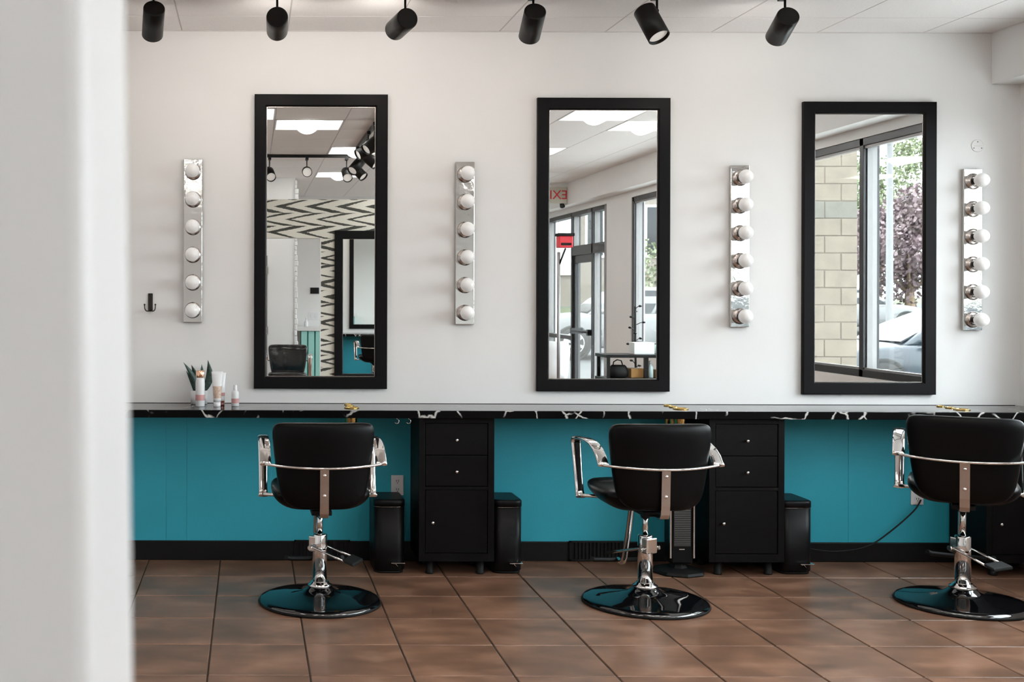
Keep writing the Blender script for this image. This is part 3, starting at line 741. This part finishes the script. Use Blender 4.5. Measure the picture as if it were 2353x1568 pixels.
# ------------------------------------------------------------------ products on the counter
ZT = 0.9032
t = thing('potted_snake_plant', 'small snake plant in a white pot on the counter', 'plant', (-0.288, -0.058, ZT))
pot = B().lathe([(0.040, 0), (0.047, 0.003), (0.0475, 0.077), (0.044, 0.078), (0.043, 0.068)], n=36).build('pot', plast_m, t)
B().lathe([(0.0, 0.066), (0.0432, 0.067)], n=24).build('soil', soil_m, pot)
def leaf(base, tip, w, bend, twist):
    base, tip = Vector(base), Vector(tip); b = B(); n = 8; r1, r2 = [], []
    d = tip - base; side = Vector((math.cos(twist), math.sin(twist), 0))
    rings = []
    for k in range(n + 1):
        u = k / n; c = base + d * u + Vector(bend) * math.sin(math.pi * u) * (1 if u < 1 else 0)
        hw = 1.35 * w * (0.35 + 2.2 * u * (1 - u) + 0.28 * (1 - u)) * (1 - u ** 6) * 0.8 + 0.0004
        nn = Vector((-side.y, side.x, 0))
        rings.append([c - side * hw, c + nn * hw * 0.25 + Vector((0, 0, 0)), c + side * hw, c + nn * (hw * 0.25 + 0.0015)])
    b.loft(rings, True, True); return b
for bs, tp, w, bd, tw in (((-0.012, 0, 0.06), (-0.090, -0.02, 0.240), 0.017, (0.02, 0, 0), 0.3), ((-0.02, 0.005, 0.06), (-0.075, 0.0, 0.19), 0.011, (0.008, 0, 0), 0.2),
                          ((-0.004, 0.01, 0.06), (-0.045, 0.01, 0.222), 0.020, (0.012, 0, 0), -0.3), ((0.016, 0, 0.06), (0.050, -0.015, 0.252), 0.020, (0.025, 0, -0.01), -0.2),
                          ((0.008, 0.012, 0.06), (0.014, 0.015, 0.225), 0.016, (0.004, 0, 0), 0.5)):
    leaf(bs, tp, w, bd, tw).build('leaf', leaf_m, t)
t = thing('shampoo_bottle', 'tall white bottle with copper cap and pink label in front of the plant', 'bottle', (-0.276, -0.20, ZT))
B().lathe([(0.024, 0), (0.0258, 0.003), (0.0258, 0.135), (0.0235, 0.150), (0.0225, 0.162)], n=32).build('body', plast_m, t)
B().lathe([(0.0262, 0.034), (0.0262, 0.066)], n=32, caps=False).build('label_band', pink_m, t)
B().lathe([(0.0235, 0.162), (0.0242, 0.163), (0.0242, 0.199), (0.022, 0.201)], n=32).build('cap', copper_m, t)
def squeeze_tube(label, x, y, h, w, mat_l, cap_m, lab):
    t = thing('squeeze_tube', label, 'tube', (x, y, ZT), 0.1, 'squeeze tubes on the counter')
    rings = []
    for u, hw, hd in ((0, .021, .021), (.1, .0215, .021), (.5, .026 * w, .0175), (.9, .031 * w, .006), (1.0, .0325 * w, .0015)):
        rings.append([(hw * math.cos(2 * math.pi * k / 24), hd * math.sin(2 * math.pi * k / 24), 0.026 + (h - 0.026) * u) for k in range(24)])
    B().loft(rings).build('body', plast_m, t)
    lb = [[(1.02 * hw * math.cos(R(200 + 140 * k / 12)), 1.04 * hd * math.sin(R(200 + 140 * k / 12)) - 0.0003, 0.026 + (h - 0.026) * u) for k in range(13)] for u, hw, hd in lab]
    B().loft(lb, True, False, False).build('label_print', mat_l, t)
    B().lathe([(0.019, 0), (0.020, 0.002), (0.020, 0.027)], n=28).build('cap', cap_m, t)
squeeze_tube('white squeeze tube with tan floral print standing on its cap', -0.181, -0.20, 0.195, 1.0, tan_m, plast_m, ((.12, .0213, .0208), (.3, .0235, .0195), (.52, .0262, .0173)))
squeeze_tube('white squeeze tube with copper cap half hidden behind the tan printed tube', -0.160, -0.145, 0.185, 0.85, pink_m, amber_m, ((.18, .0215, .0208), (.3, .0225, .0195)))
t = thing('small_bottle', 'short white bottle with pink label band at the right of the products', 'bottle', (-0.080, -0.185, ZT))
B().lathe([(0.019, 0), (0.0215, 0.003), (0.0215, 0.070), (0.020, 0.080), (0.013, 0.088), (0.0105, 0.090)], n=32).build('body', plast_m, t)
B().lathe([(0.0219, 0.018), (0.0219, 0.044)], n=32, caps=False).build('label_band', pink_m, t)
B().lathe([(0.0105, 0.089), (0.0108, 0.091), (0.0100, 0.117), (0.008, 0.119)], n=24).build('cap', plast_m, t)

# ------------------------------------------------------------------ track lighting
def track(label, p0, p1):
    p0, p1 = Vector(p0), Vector(p1)
    o = B().box(min(p0.x, p1.x) - 0.017, max(p0.x, p1.x) + 0.017, min(p0.y, p1.y) - 0.017, max(p0.y, p1.y) + 0.017, 3.018, 3.0495).build('track_rail', track_m, bevel=0.002)
    tag(o, label, 'track rail', 'black light tracks on the ceiling')
track('black light track along the ceiling in front of the mirrors', (-0.75, -1.0, 0), (2.95, -1.0, 0))
track('black light track running from the wallpaper side toward the mirrors', (1.098, -2.6, 0), (1.098, -5.9, 0))
track('black light track parallel to the wallpaper wall', (-0.5, -5.9, 0), (1.06, -5.9, 0))
def spot(label, cap, axis, side=None, L=0.18, grp='black cylinder track spotlights', watt=0.0):
    a = Vector(axis).normalized(); c = Vector(cap)
    n = Vector((0, 0, 1)) if side is None else Vector(side)
    n = (n - a * n.dot(a)).normalized()
    pv = c + a * 0.03 + n * 0.053
    root = thing('track_spotlight', label, 'spotlight', (pv.x, pv.y, 3.018), 0, grp)
    o = Vector(root.location)
    box('adapter', -0.016, 0.016, -0.05, 0.05, -0.030, -0.001, track_m, root, bevel=0.002)
    B().tube([(0, 0, -0.03), (0, 0, pv.z - o.z + 0.004), tuple(pv - n * 0.004 - o)], 0.0058, 10).build('stem', track_m, root)
    B().lathe([(0.048, 0), (0.052, 0.003), (0.053, 0.006), (0.053, L), (0.0475, L), (0.0475, L - 0.016)], c - o, a, 40).build('housing', track_m, root)
    B().lathe([(0.0, L - 0.0145), (0.0470, L - 0.0155)], c - o, a, 32, smooth=False).build('lens', lens_m, root)
    if watt:                                             # only the front track is switched on
        la = bpy.data.lights.new('spot_lamp', 'SPOT'); la.energy = watt; la.color = (1.0, 0.94, 0.87)
        la.spot_size = math.radians(168); la.spot_blend = 1.0; la.shadow_soft_size = 0.04
        lo = bpy.data.objects.new('spot_lamp', la); C.objects.link(lo); lo.parent = root
        lo.location = c + a * (L + 0.003) - o; lo.rotation_euler = (-a).to_track_quat('Z', 'Y').to_euler()
    B().lathe([(0.009, -0.004), (0.010, 0.0), (0.009, 0.004)], pv - o, a.cross(n), 12).build('pivot_joint', track_m, root)
FR = [((-0.470, -1.037, 2.925), (-0.115, 0.832, -0.544), None, 'black track spotlight farthest left above the coat hook'),
      ((0.129, -1.044, 2.882), (0.024, 0.987, -0.163), None, 'black track spotlight above the left mirror, pointed straight at the wall'),
      ((0.764, -1.044, 2.876), (-0.219, 0.971, -0.096), None, 'black track spotlight right of the left mirror, turned to the left'),
      ((1.386, -1.039, 2.915), (0.045, 0.864, -0.502), None, 'black track spotlight above the left edge of the middle mirror'),
      ((1.935, -0.980, 2.937), (0.263, -0.441, -0.858), (0.8, 0.0, 0.35), 'black track spotlight showing its white lens, turned toward the viewer'),
      ((2.618, -1.041, 2.895), (0.089, 0.919, -0.384), None, 'black track spotlight farthest right above the right mirror')]
for cp, ax, sd, lb in FR: spot(lb, cp, ax, sd, watt=6.8)
for k, (y, ax) in enumerate(((-3.35, (-0.6, 0.3, -0.5)), (-3.9, (-0.75, 0.25, -0.42)), (-4.45, (0.6, 0.35, -0.55)), (-5.0, (-0.5, 0.5, -0.6)), (-5.5, (0.5, 0.4, -0.6)))):
    a = Vector(ax).normalized()
    spot(f'black spotlight on the long track seen in the left mirror, {("nearest the mirror", "second from the mirror", "third from the mirror", "fourth from the mirror", "next to the corner")[k]}', (1.098 - a.x * 0.03, y - a.y * 0.03, 2.885), ax)
for k, (x, ax) in enumerate(((0.203, (0.12, 0.86, -0.45)), (0.614, (-0.02, 0.97, -0.16)), (1.04, (0.03, 0.86, -0.48)))):
    spot(f'black spotlight on the rear track, {("left of the three in the left mirror", "middle of the three in the left mirror", "right of the three in the left mirror")[k]}', (x, -5.93, 2.875), ax)

# ------------------------------------------------------------------ salon side of the partition (seen in the left mirror)
m4 = wall_mirror('wall_mirror', 'black framed mirror hanging on the chevron wallpaper, seen in the left mirror', 1.335, 0.56, 2.25, 0.78, 0, 0.093, 0, 0.03, True)
m4.location = (1.335, PF + 0.003, 0.56); m4.rotation_euler = (0, 0, math.pi)

# back room: white door wall with rough painted brick end, thermostat wall, mint counter
wb = tag(box('wall_storeroom', -0.9, 0.585, -8.50, -8.38, 0, 3.05, wall_m), 'white return wall with a door in the back room', None, None, 'structure')
b = 0
z = 0.0
while z < 3.0:
    hgt = random.uniform(0.055, 0.075)
    box('painted_brick', 0.575, 0.615 + random.uniform(-0.012, 0.014), -8.51, -8.365 + random.uniform(0, 0.015), z + 0.003, min(3.04, z + hgt), white_m, wb, bevel=0.006, seg=1)
    z += hgt
d2 = struct('door_2', 'white flush door in the back room')
box('leaf', -0.62, 0.215, -8.38, -8.352, 0.01, 2.04, white_m, d2, bevel=0.002)
box('gap_shadow', 0.215, 0.225, -8.38, -8.372, 0.01, 2.04, rubber_m, d2)
for z in (0.35, 1.02, 1.80): box('hinge', 0.208, 0.234, -8.38, -8.346, z, z + 0.1, steel_m, d2)
t = thing('thermostat', 'small black thermostat on the white back wall', 'thermostat', (0.995, YB + 0.001, 1.60))
box('backplate', -0.075, 0.075, 0, 0.008, -0.058, 0.055, plast_m, t, bevel=0.003); box('screen', -0.065, 0.07, 0.008, 0.022, -0.048, 0.048, rubber_m, t, bevel=0.003)
t = thing('light_switch', 'white double light switch plate below the thermostat', 'switch', (0.98, YB + 0.001, 1.21))
box('plate', -0.08, 0.08, 0, 0.006, -0.06, 0.06, plast_m, t, bevel=0.002)
for s in (-1, 1): box('rocker', s * 0.035 - 0.016, s * 0.035 + 0.016, 0.006, 0.010, -0.032, 0.032, white_m, t, bevel=0.001)
t = thing('reception_counter', 'mint green board-fronted counter with white top in the back room', 'counter', (1.2, YB + 0.30, 0))
box('top', -0.55, 1.6, -0.29, 0.06, 0.99, 1.05, white_m, t, bevel=0.004)
box('carcass', -0.42, 1.52, -0.29, -0.005, 0, 0.985, tealstripe_m, t)
for k in range(18): box('board', -0.42 + k * 0.108, -0.42 + k * 0.108 + 0.088, -0.004, 0.02, 0.0, 0.985, tealp_m, t, bevel=0.003)
t = thing('desk_bell', 'small white pump bottle on the mint counter', 'bottle', (0.86, YB + 0.18, 1.051))
B().lathe([(0.03, 0), (0.032, 0.004), (0.032, 0.07), (0.012, 0.09), (0.010, 0.12), (0.014, 0.122), (0.014, 0.135)], n=20).build('body', plast_m, t)

# ------------------------------------------------------------------ shop floor furniture seen in the middle mirror
t = thing('product_shelf', 'low black metal shelf by the shopfront window', 'shelf', (3.84, -4.85, 0))
for sx in (-1, 1):
    for sy in (-1, 1): box('post', sx * 0.33 - 0.014, sx * 0.33 + 0.014, sy * 0.16 - 0.014, sy * 0.16 + 0.014, 0, 0.955 , track_m, t)
for z in (0.12, 0.695, 0.925): box('shelf_board', -0.36, 0.36, -0.18, 0.18, z, z + 0.03, track_m, t, bevel=0.003)
box('mid_post', 0.02, 0.06, 0.14, 0.17, 0.725, 0.925, track_m, t)
def carton(label, x, y, z, w, d, h, mat, rz=0.0, grp='boxes on the black shelf'):
    t = thing('carton', label, 'box', (x, y, z), rz, grp)
    box('box_body', -w / 2, w / 2, -d / 2, d / 2, 0, h, mat, t, bevel=0.003)
    box('box_tape', -w / 2 - 0.001, w / 2 + 0.001, -0.02, 0.02, h - 0.002, h + 0.001, cream_m, t)
carton('white carton standing on top of the black shelf', 3.89, -4.85, 0.9555, 0.2, 0.16, 0.115, white_m)
carton('tan cardboard carton on the lower deck of the black shelf', 3.82, -4.82, 0.7255, 0.13, 0.16, 0.09, card_m, 0.05)
carton('second tan carton beside the window end of the shelf', 4.07, -4.83, 0.7255, 0.14, 0.16, 0.08, card_m, -0.05)
carton('pale green carton at the window end on top of the shelf', 4.10, -4.87, 0.9555, 0.14, 0.12, 0.09, P('pale_green_card', (0.45, 0.58, 0.53), 0.6))
t = thing('spray_bottle', 'clear spray bottle standing on the lower shelf deck', 'bottle', (3.945, -4.76, 0.7255))
B().lathe([(0.026, 0), (0.028, 0.004), (0.028, 0.10), (0.012, 0.125), (0.012, 0.14)], n=20).build('body', P('pale_aqua', (0.6, 0.76, 0.76), 0.1), t)
box('trigger_head', -0.012, 0.012, -0.03, 0.02, 0.14, 0.165, plast_m, t, bevel=0.003)
t = thing('handbag', 'black handbag at the left end of the lower shelf deck', 'bag', (3.635, -4.78, 0.7255))
B().loft([[(wx * math.cos(2 * math.pi * k / 20), wy * math.sin(2 * math.pi * k / 20), z) for k in range(20)] for z, wx, wy in ((0, .075, .05), (.015, .10, .065), (.07, .10, .06), (.11, .08, .04), (.125, .065, .02))]).build('bag_body', rubber_m, t)
B().tube([(-0.055, 0, 0.10), (-0.045, 0, 0.155), (-0.01, 0, 0.175), (0.03, 0, 0.165), (0.05, 0, 0.10)], 0.006, 8).build('handle', rubber_m, t)
t = thing('branch_ornament', 'tall black metal stem with leaf sprays beside the window frame', 'ornament', (4.12, -5.75, 0))
B().lathe([(0.12, 0), (0.12, 0.01), (0.012, 0.016)], n=24).build('foot', track_m, t)
B().tube([(0, 0, 0.01), (0.01, 0, 0.7), (0, 0.01, 1.42)], 0.012, 8).build('stem', track_m, t)
for k in range(12):
    z = 0.75 + k * 0.058; a = k * 2.4; e = 0.05 + 0.02 * (k % 3)
    q = B().tube([(0, 0, z), (e * 0.6 * math.cos(a), e * 0.6 * math.sin(a), z + 0.03), (e * math.cos(a), e * math.sin(a), z + 0.035)], 0.004, 6)
    q.ball((e * math.cos(a), e * math.sin(a), z + 0.035), 0.02, 10, 6, (1, 1, 0.6)); q.build('leaf_spray', track_m, t)
t = thing('shell_chair', 'white shell chair with pale wooden legs by the entrance', 'chair', (3.95, -8.9, 0), R(160))
rings = []
for u in range(9):
    a = u / 8
    y, z = (0.24 - 0.46 * min(1, a / 0.55), 0.43 - 0.02 * math.sin(a * 3)) if a < 0.55 else (-0.22 - 0.10 * (a - 0.55) / 0.45, 0.43 + 0.50 * (a - 0.55) / 0.45)
    hw = 0.22 + 0.03 * math.sin(math.pi * a) - (0.04 if u in (0, 8) else 0)
    rings.append([(hw * s, y + 0.05 * abs(s) ** 2 * (1 if a > .5 else .2), z + 0.05 * abs(s) ** 3 * (1 - a * .6)) for s in (-1, -.7, -.35, 0, .35, .7, 1)] + [(hw * s, y + 0.05 * abs(s) ** 2 * (1 if a > .5 else .2) - (0.012 if a > .5 else 0), z + 0.05 * abs(s) ** 3 * (1 - a * .6) - 0.012) for s in (1, .7, .35, 0, -.35, -.7, -1)])
B().loft(rings).build('shell', plast_m, t)
for sx in (-1, 1):
    for sy in (-1, 1): B().tube([(sx * 0.12, sy * 0.12, 0.42), (sx * 0.22, sy * 0.22, 0.0)], [0.016, 0.010], 10).build('leg', woodl_m, t)
t = thing('processor_stand', 'red and black hair processor lamp on a grey pole stand', 'salon appliance', (3.33, -5.85, 0))
B().lathe([(0.20, 0), (0.20, 0.03), (0.03, 0.05)], n=28).build('foot', rubber_m, t)
B().tube([(0, 0, 0.04), (0, 0, 2.0)], 0.017, 12).build('pole', alug_m, t)
B().tube([(0, 0, 1.85), (0.03, 0.03, 1.95), (0.06, 0.05, 2.04)], 0.010, 8).build('elbow', rubber_m, t)
hd = box('lamp_head', -0.03, 0.12, 0.0, 0.13, 2.045, 2.17, red_m, t, bevel=0.01)
box('vent_cover', -0.04, 0.135, -0.01, 0.14, 2.17, 2.20, rubber_m, hd, bevel=0.004); box('vent_slot', -0.01, 0.10, 0.13, 0.136, 2.07, 2.095, rubber_m, hd)
# exit sign on the soffit
t = thing('exit_sign', 'cream exit sign with red letters mounted on the soffit', 'exit sign', (XS - 0.001, -9.0, 2.775))
box('case', -0.34, -0.002, -0.045, 0.045, 0.0, 0.22, cream_m, t, bevel=0.006)
text('EXIT', 0.17, (-0.17, 0.047, 0.11), red_m, t, rot=(math.pi / 2, 0, math.pi))
for s in (-1, 1): B().lathe([(0.03, 0), (0.035, 0.05)], (-0.17 + s * 0.11, 0.0, -0.001), (0, 0.6, -0.8), 16).build('emergency_lamp', rubber_m, t)

# ------------------------------------------------------------------ outdoors
def gz(x, y):
    r = math.hypot(x - 4.5, y + 5)
    k = [(0, -0.12), (8, -0.16), (15, 0.02), (27, 0.33), (34, 0.62), (42, 1.08), (60, 1.35), (140, 1.5)]
    for (a, za), (b_, zb) in zip(k[:-1], k[1:]):
        if r <= b_: return za + (zb - za) * (r - a) / (b_ - a)
    return k[-1][1]
def ground(name, r0, r1, mat, dz, label, n=10, m=40):
    rings = []
    for i in range(n + 1):
        r = r0 + (r1 - r0) * i / n
        ring = []
        for j in range(m + 1):
            a = R(-100 + 200 * j / m); x, y = 4.75 + r * math.cos(a), -5 + r * math.sin(a)
            x = max(x, 4.62)
            ring.append((x, y, gz(x, y) + dz))
        rings.append(ring)
    o = B().loft(rings, True, False, False).build(name, mat)
    tag(o, label, None, None, 'structure')
ground('parking_lot', 0.0, 33, asph_m, 0.0, 'pale asphalt parking lot outside the shopfront')
tag(box('bounce_slab', XO, 9.3, -10.2, 4, -0.16, -0.03, P('pale_concrete', (0.66, 0.65, 0.63), 0.85, vary=0.06, scale=3)), 'unseen pale concrete slab added to bounce daylight onto the ceiling', None, None, 'structure')  # added out of view to throw daylight up onto the ceiling
ground('grass_verge', 33, 41, grass_m, 0.02, 'grass verge beyond the parking lot')
ground('road', 41, 50, asph_m, 0.0, 'grey road beyond the verge')
ground('far_lawn', 50, 140, grass_m, 0.0, 'lawn beyond the road')

# stone pillar of split-face blocks
t = thing('stone_pillar', 'beige split-face stone pillar outside the shopfront in the right mirror', 'pillar', (6.66, -6.9, 0))
box('core', -0.285, 0.285, -0.285, 0.285, -0.15, 4.6, mortar_m, t)
for r_ in range(24):
    z0 = -0.15 + r_ * 0.198
    mt = stone2_m if r_ == 13 else stone_m
    cut = -0.09 if r_ % 2 else 0.1
    for sy in (1, -1):
        for a, b_ in ((-0.29, cut), (cut, 0.29)):
            e = random.uniform(0, 0.008)
            box('stone_block', a + 0.004, b_ - 0.004, min(sy * 0.26, sy * (0.292 + e)), max(sy * 0.26, sy * (0.292 + e)), z0 + 0.004, z0 + 0.194, mt, t, bevel=0.006, seg=1)
    for sx in (1, -1):
        for a, b_ in ((-0.256, cut), (cut, 0.256)):
            e = random.uniform(0, 0.008)
            box('stone_block', min(sx * 0.26, sx * (0.292 + e)), max(sx * 0.26, sx * (0.292 + e)), a + 0.004, b_ - 0.004, z0 + 0.004, z0 + 0.194, mt, t, bevel=0.006, seg=1)

def car(label, loc, rz, paint, suv=False, name='parked_car'):
    t = thing(name, label, 'car', loc, rz, 'parked cars')
    hb = 0.12 if suv else 0.0
    st = [(-2.28, 0.70, 0.42, 0.78), (-2.2, 0.82, 0.32, 0.93), (-1.7, 0.90, 0.26, 0.98), (-0.8, 0.915, 0.24, 0.97), (0.2, 0.915, 0.24, 0.96), (1.0, 0.91, 0.24, 0.95), (1.5, 0.89, 0.26, 0.91), (2.0, 0.83, 0.30, 0.82), (2.25, 0.70, 0.38, 0.68), (2.32, 0.60, 0.44, 0.58)]
    rings = []
    for x, w, zb, zt in st:
        zt += hb
        zm = (zb + zt) * 0.55
        rings.append([(x, -w * 0.9, zb), (x, -w, zb + 0.08), (x, -w * 1.01, zm), (x, -w * 0.97, zt - 0.06), (x, -w * 0.88, zt), (x, 0, zt + 0.02), (x, w * 0.88, zt), (x, w * 0.97, zt - 0.06), (x, w * 1.01, zm), (x, w, zb + 0.08), (x, w * 0.9, zb), (x, 0, zb - 0.02)])
    B().loft(rings).build('body', paint, t, sub=1)
    rb = -1.95 if suv else -1.65; rt = -1.75 if suv else -0.95; zr = 1.44 + hb * 2.0
    z0 = 0.93 + hb
    cab = [[(rb, 0.80), (1.02, 0.80)], [(rb + (rt - rb) * .5, 0.74), (0.58, 0.74)], [(rt, 0.63), (0.10, 0.63)], [(rt + 0.08, 0.58), (0.02, 0.58)]]
    zz = [z0 - 0.02, z0 + (zr - z0) * 0.55, zr - 0.03, zr]
    B().loft([[(a[0], -a[1], z), (b_[0], -b_[1], z), (b_[0], b_[1], z), (a[0], a[1], z)] for (a, b_), z in zip(cab, zz)]).build('cabin', paint, t, bevel=0.05, seg=3)
    def lerp(a, b_, u): return a + (b_ - a) * u
    za, zb_ = z0 + 0.03, zr - 0.08
    for s in (-1, 1):
        for q0, q1 in ((0.06, 0.47), (0.50, 0.93)):
            xs0 = (lerp(rb + .05, .98, q0), lerp(rb + .05, .98, q1)); xs1 = (lerp(rt + .05, .12, q0), lerp(rt + .05, .12, q1))
            B().poly([(xs0[0], s * 0.803, za), (xs0[1], s * 0.803, za), (xs1[1], s * 0.662, zb_), (xs1[0], s * 0.662, zb_)], (0, s * 0.012, 0)).build('side_window', carglass_m, t)
        B().ball((0.72, s * 0.95, z0 + 0.06), 0.09, 14, 10, (0.7, 1, 0.7)).build('wing_mirror', paint, t)
        box('head_lamp', 1.98, 2.2, s * 0.60 - 0.13, s * 0.60 + 0.13, 0.62 + hb, 0.74 + hb, plast_m, t, bevel=0.03); 
    B().poly([(1.0, -0.70, za), (1.0, 0.70, za), (0.16, 0.56, zb_), (0.16, -0.56, zb_)], (0.02, 0, 0.015)).build('windscreen', carglass_m, t)
    B().poly([(rb + .02, -0.68, za), (rb + .02, 0.68, za), (rt - .03, 0.55, zb_), (rt - .03, -0.55, zb_)], (-0.02, 0, 0.012)).build('rear_window', carglass_m, t)
    wr = 0.335 + hb * 0.25
    for s in (-1, 1):
        for x in (-1.38, 1.38):
            B().lathe([(wr + 0.055, 0.0), (wr + 0.055, 0.022), (wr + 0.02, 0.024)], (x, s * 0.90, wr), (0, s, 0), 36).build('wheel_arch', tyre_m, t)
            w = B().lathe([(wr * 0.66, -0.18), (wr - 0.02, -0.18), (wr, -0.15), (wr, 0.0), (wr - 0.02, 0.03), (wr * 0.68, 0.035)], (x, s * 0.91, wr), (0, s, 0), 36).build('wheel', tyre_m, t)
            rm = B().lathe([(wr * 0.68, 0.036), (wr * 0.66, 0.040), (wr * 0.60, 0.028)], (x, s * 0.91, wr), (0, s, 0), 36, caps=False)
            rm.lathe([(0.06, 0.0), (0.06, 0.045), (0.03, 0.05)], (x, s * 0.91, wr), (0, s, 0), 16)
            for k in range(6):
                a = k * math.pi / 3 + 0.3; ca, sa = math.cos(a), math.sin(a); r1 = wr * 0.64
                pts = [(x + ca * 0.05 - sa * 0.03, 0, wr + sa * 0.05 + ca * 0.03), (x + ca * r1 - sa * 0.055, 0, wr + sa * r1 + ca * 0.055), (x + ca * r1 + sa * 0.02, 0, wr + sa * r1 - ca * 0.02), (x + ca * 0.05 + sa * 0.02, 0, wr + sa * 0.05 - ca * 0.02)]
                rm.poly([(p[0], s * 0.938, p[2]) for p in pts], (0, s * 0.014, 0))
            rm.build('rim', rim_m, w)
    return t
def put(x, y): return (x, y, gz(x, y))
# the car's nose points along its local +x
car('slate grey car parked nose-in, wheel arch and windscreen in the right mirror', put(10.95, -11.75), R(180), carg_m)
car('white sedan in the farther parking row in the right mirror', put(18.6, -29.5), R(0), carw_m)
car('silver SUV parked beyond the entrance door with its wheel in view', put(8.9, -21.2), R(180), carw_m, True)
car('pale silver car behind the shelf window of the middle mirror', put(12.4, -24.5), R(180), cars_m)
car('dark car far off under the trees', put(25.5, -46.5), R(5), carg_m)

def tree(label, x, y, h, cr, mat, n, seed, base=0.35, name='tree'):
    rng = random.Random(seed); z = gz(x, y)
    t = thing(name, label, 'tree', (x, y, z), 0, 'trees outside')
    th = h * base
    b = B().tube([(0, 0, -0.2), (0.03, 0, th * .5), (0, 0.05, th), (0.1, 0, h * 0.7)], [0.22, 0.17, 0.15, 0.05], 10)
    for k in range(6):
        a = k * 1.05; b.tube([(0, 0.03, th * 0.95), (cr * .3 * math.cos(a), cr * .3 * math.sin(a), th + h * .12), (cr * .7 * math.cos(a), cr * .7 * math.sin(a), th + h * .3)], [0.08, 0.05, 0.02], 6)
    b.build('trunk', bark_m, t)
    f = B(); cl = []
    for k in range(16):
        a = rng.uniform(0, 6.28); rr = cr * rng.uniform(0.1, 0.8); cl.append((rr * math.cos(a), rr * math.sin(a), th * 1.0 + (h - th) * rng.uniform(0.08, 0.92), cr * rng.uniform(0.28, 0.5)))
    for k in range(n):
        cx, cyy, cz, r = cl[k % 16]
        d = Vector((rng.gauss(0, 1), rng.gauss(0, 1), rng.gauss(0, 1))).normalized() * r * rng.uniform(0.4, 1.0)
        p = Vector((cx, cyy, cz)) + d; s = rng.uniform(0.05, 0.115)
        u = Vector((rng.gauss(0, 1), rng.gauss(0, 1), rng.gauss(0, 1))).normalized(); v = u.orthogonal().normalized()
        f.add([p - u * s, p + v * s * 0.6, p + u * s, p - v * s * 0.6], [(0, 1, 2, 3)])
    tag(f.build('foliage', mat, t), kind='stuff')
tree('purple-leaved tree behind the lamp post in the right mirror', 22.3, -32.6, 4.3, 2.0, pleaf_m, 8000, 3, 0.26)
tree('second purple-leaved tree at the mullion in the right mirror', 18.2, -31.0, 4.1, 1.9, pleaf_m, 8000, 5, 0.26)
tree('tall pale green tree behind the purple trees', 27.0, -43.3, 7.4, 3.2, gleaf_m, 7000, 9, 0.3)
tree('lower green tree farther right over the road', 36.5, -52.0, 6.6, 3.0, gleaf_m, 3500, 11, 0.3)
tree('leafy green shrub tree beyond the silver car', 17.0, -38.5, 3.6, 2.2, gleaf_m, 4000, 13, 0.15)
for k, (x, y) in enumerate(((30.5, -37.5), (43.0, -58.0))):
    tree(f'low green roadside bush, {"nearer" if k == 0 else "farther"} one in the right mirror', x, y, 2.6, 2.0, gleaf_m, 2500, 20 + k, 0.12, 'bush')
t = thing('lamp_post', 'tall pale lamp post in the parking lot in the right mirror', 'lamp post', put(16.9, -24.0))
B().lathe([(0.16, 0), (0.16, 0.5), (0.09, 0.55), (0.075, 5.5)], n=20).build('post', P('pale_grey_metal', (0.13, 0.13, 0.13), 0.6), t)
box('lamp_head', -0.6, 0.1, -0.12, 0.12, 5.5, 5.62, P('lamp_head_grey', (0.5, 0.5, 0.5), 0.5), t, bevel=0.03)
# building across the lot
t = thing('brick_building', 'pale brick building with white pilasters across the lot, seen through the entrance', 'building', (14.5, -46, gz(14.5, -46)))
box('wall', -9, 6, -6, 0, -0.5, 9, bldg_m, t)
for k in range(6): box('pilaster', -8.6 + k * 2.7, -8.0 + k * 2.7, 0, 0.25, 1.4, 9, white_m, t)
for k in range(5):
    w_ = box('window', -7.4 + k * 2.7, -6.5 + k * 2.7, 0.0, 0.06, 2.2, 4.6, white_m, t); box('pane', -7.3 + k * 2.7, -6.6 + k * 2.7, 0.06, 0.07, 2.3, 4.5, carglass_m, w_)
box('plinth', -9.05, 6.05, -6, 0.3, -0.5, 1.0, mortar_m, t)
box('roof_edge', -9.2, 6.2, -6.2, 0.3, 9, 9.4, white_m, t)
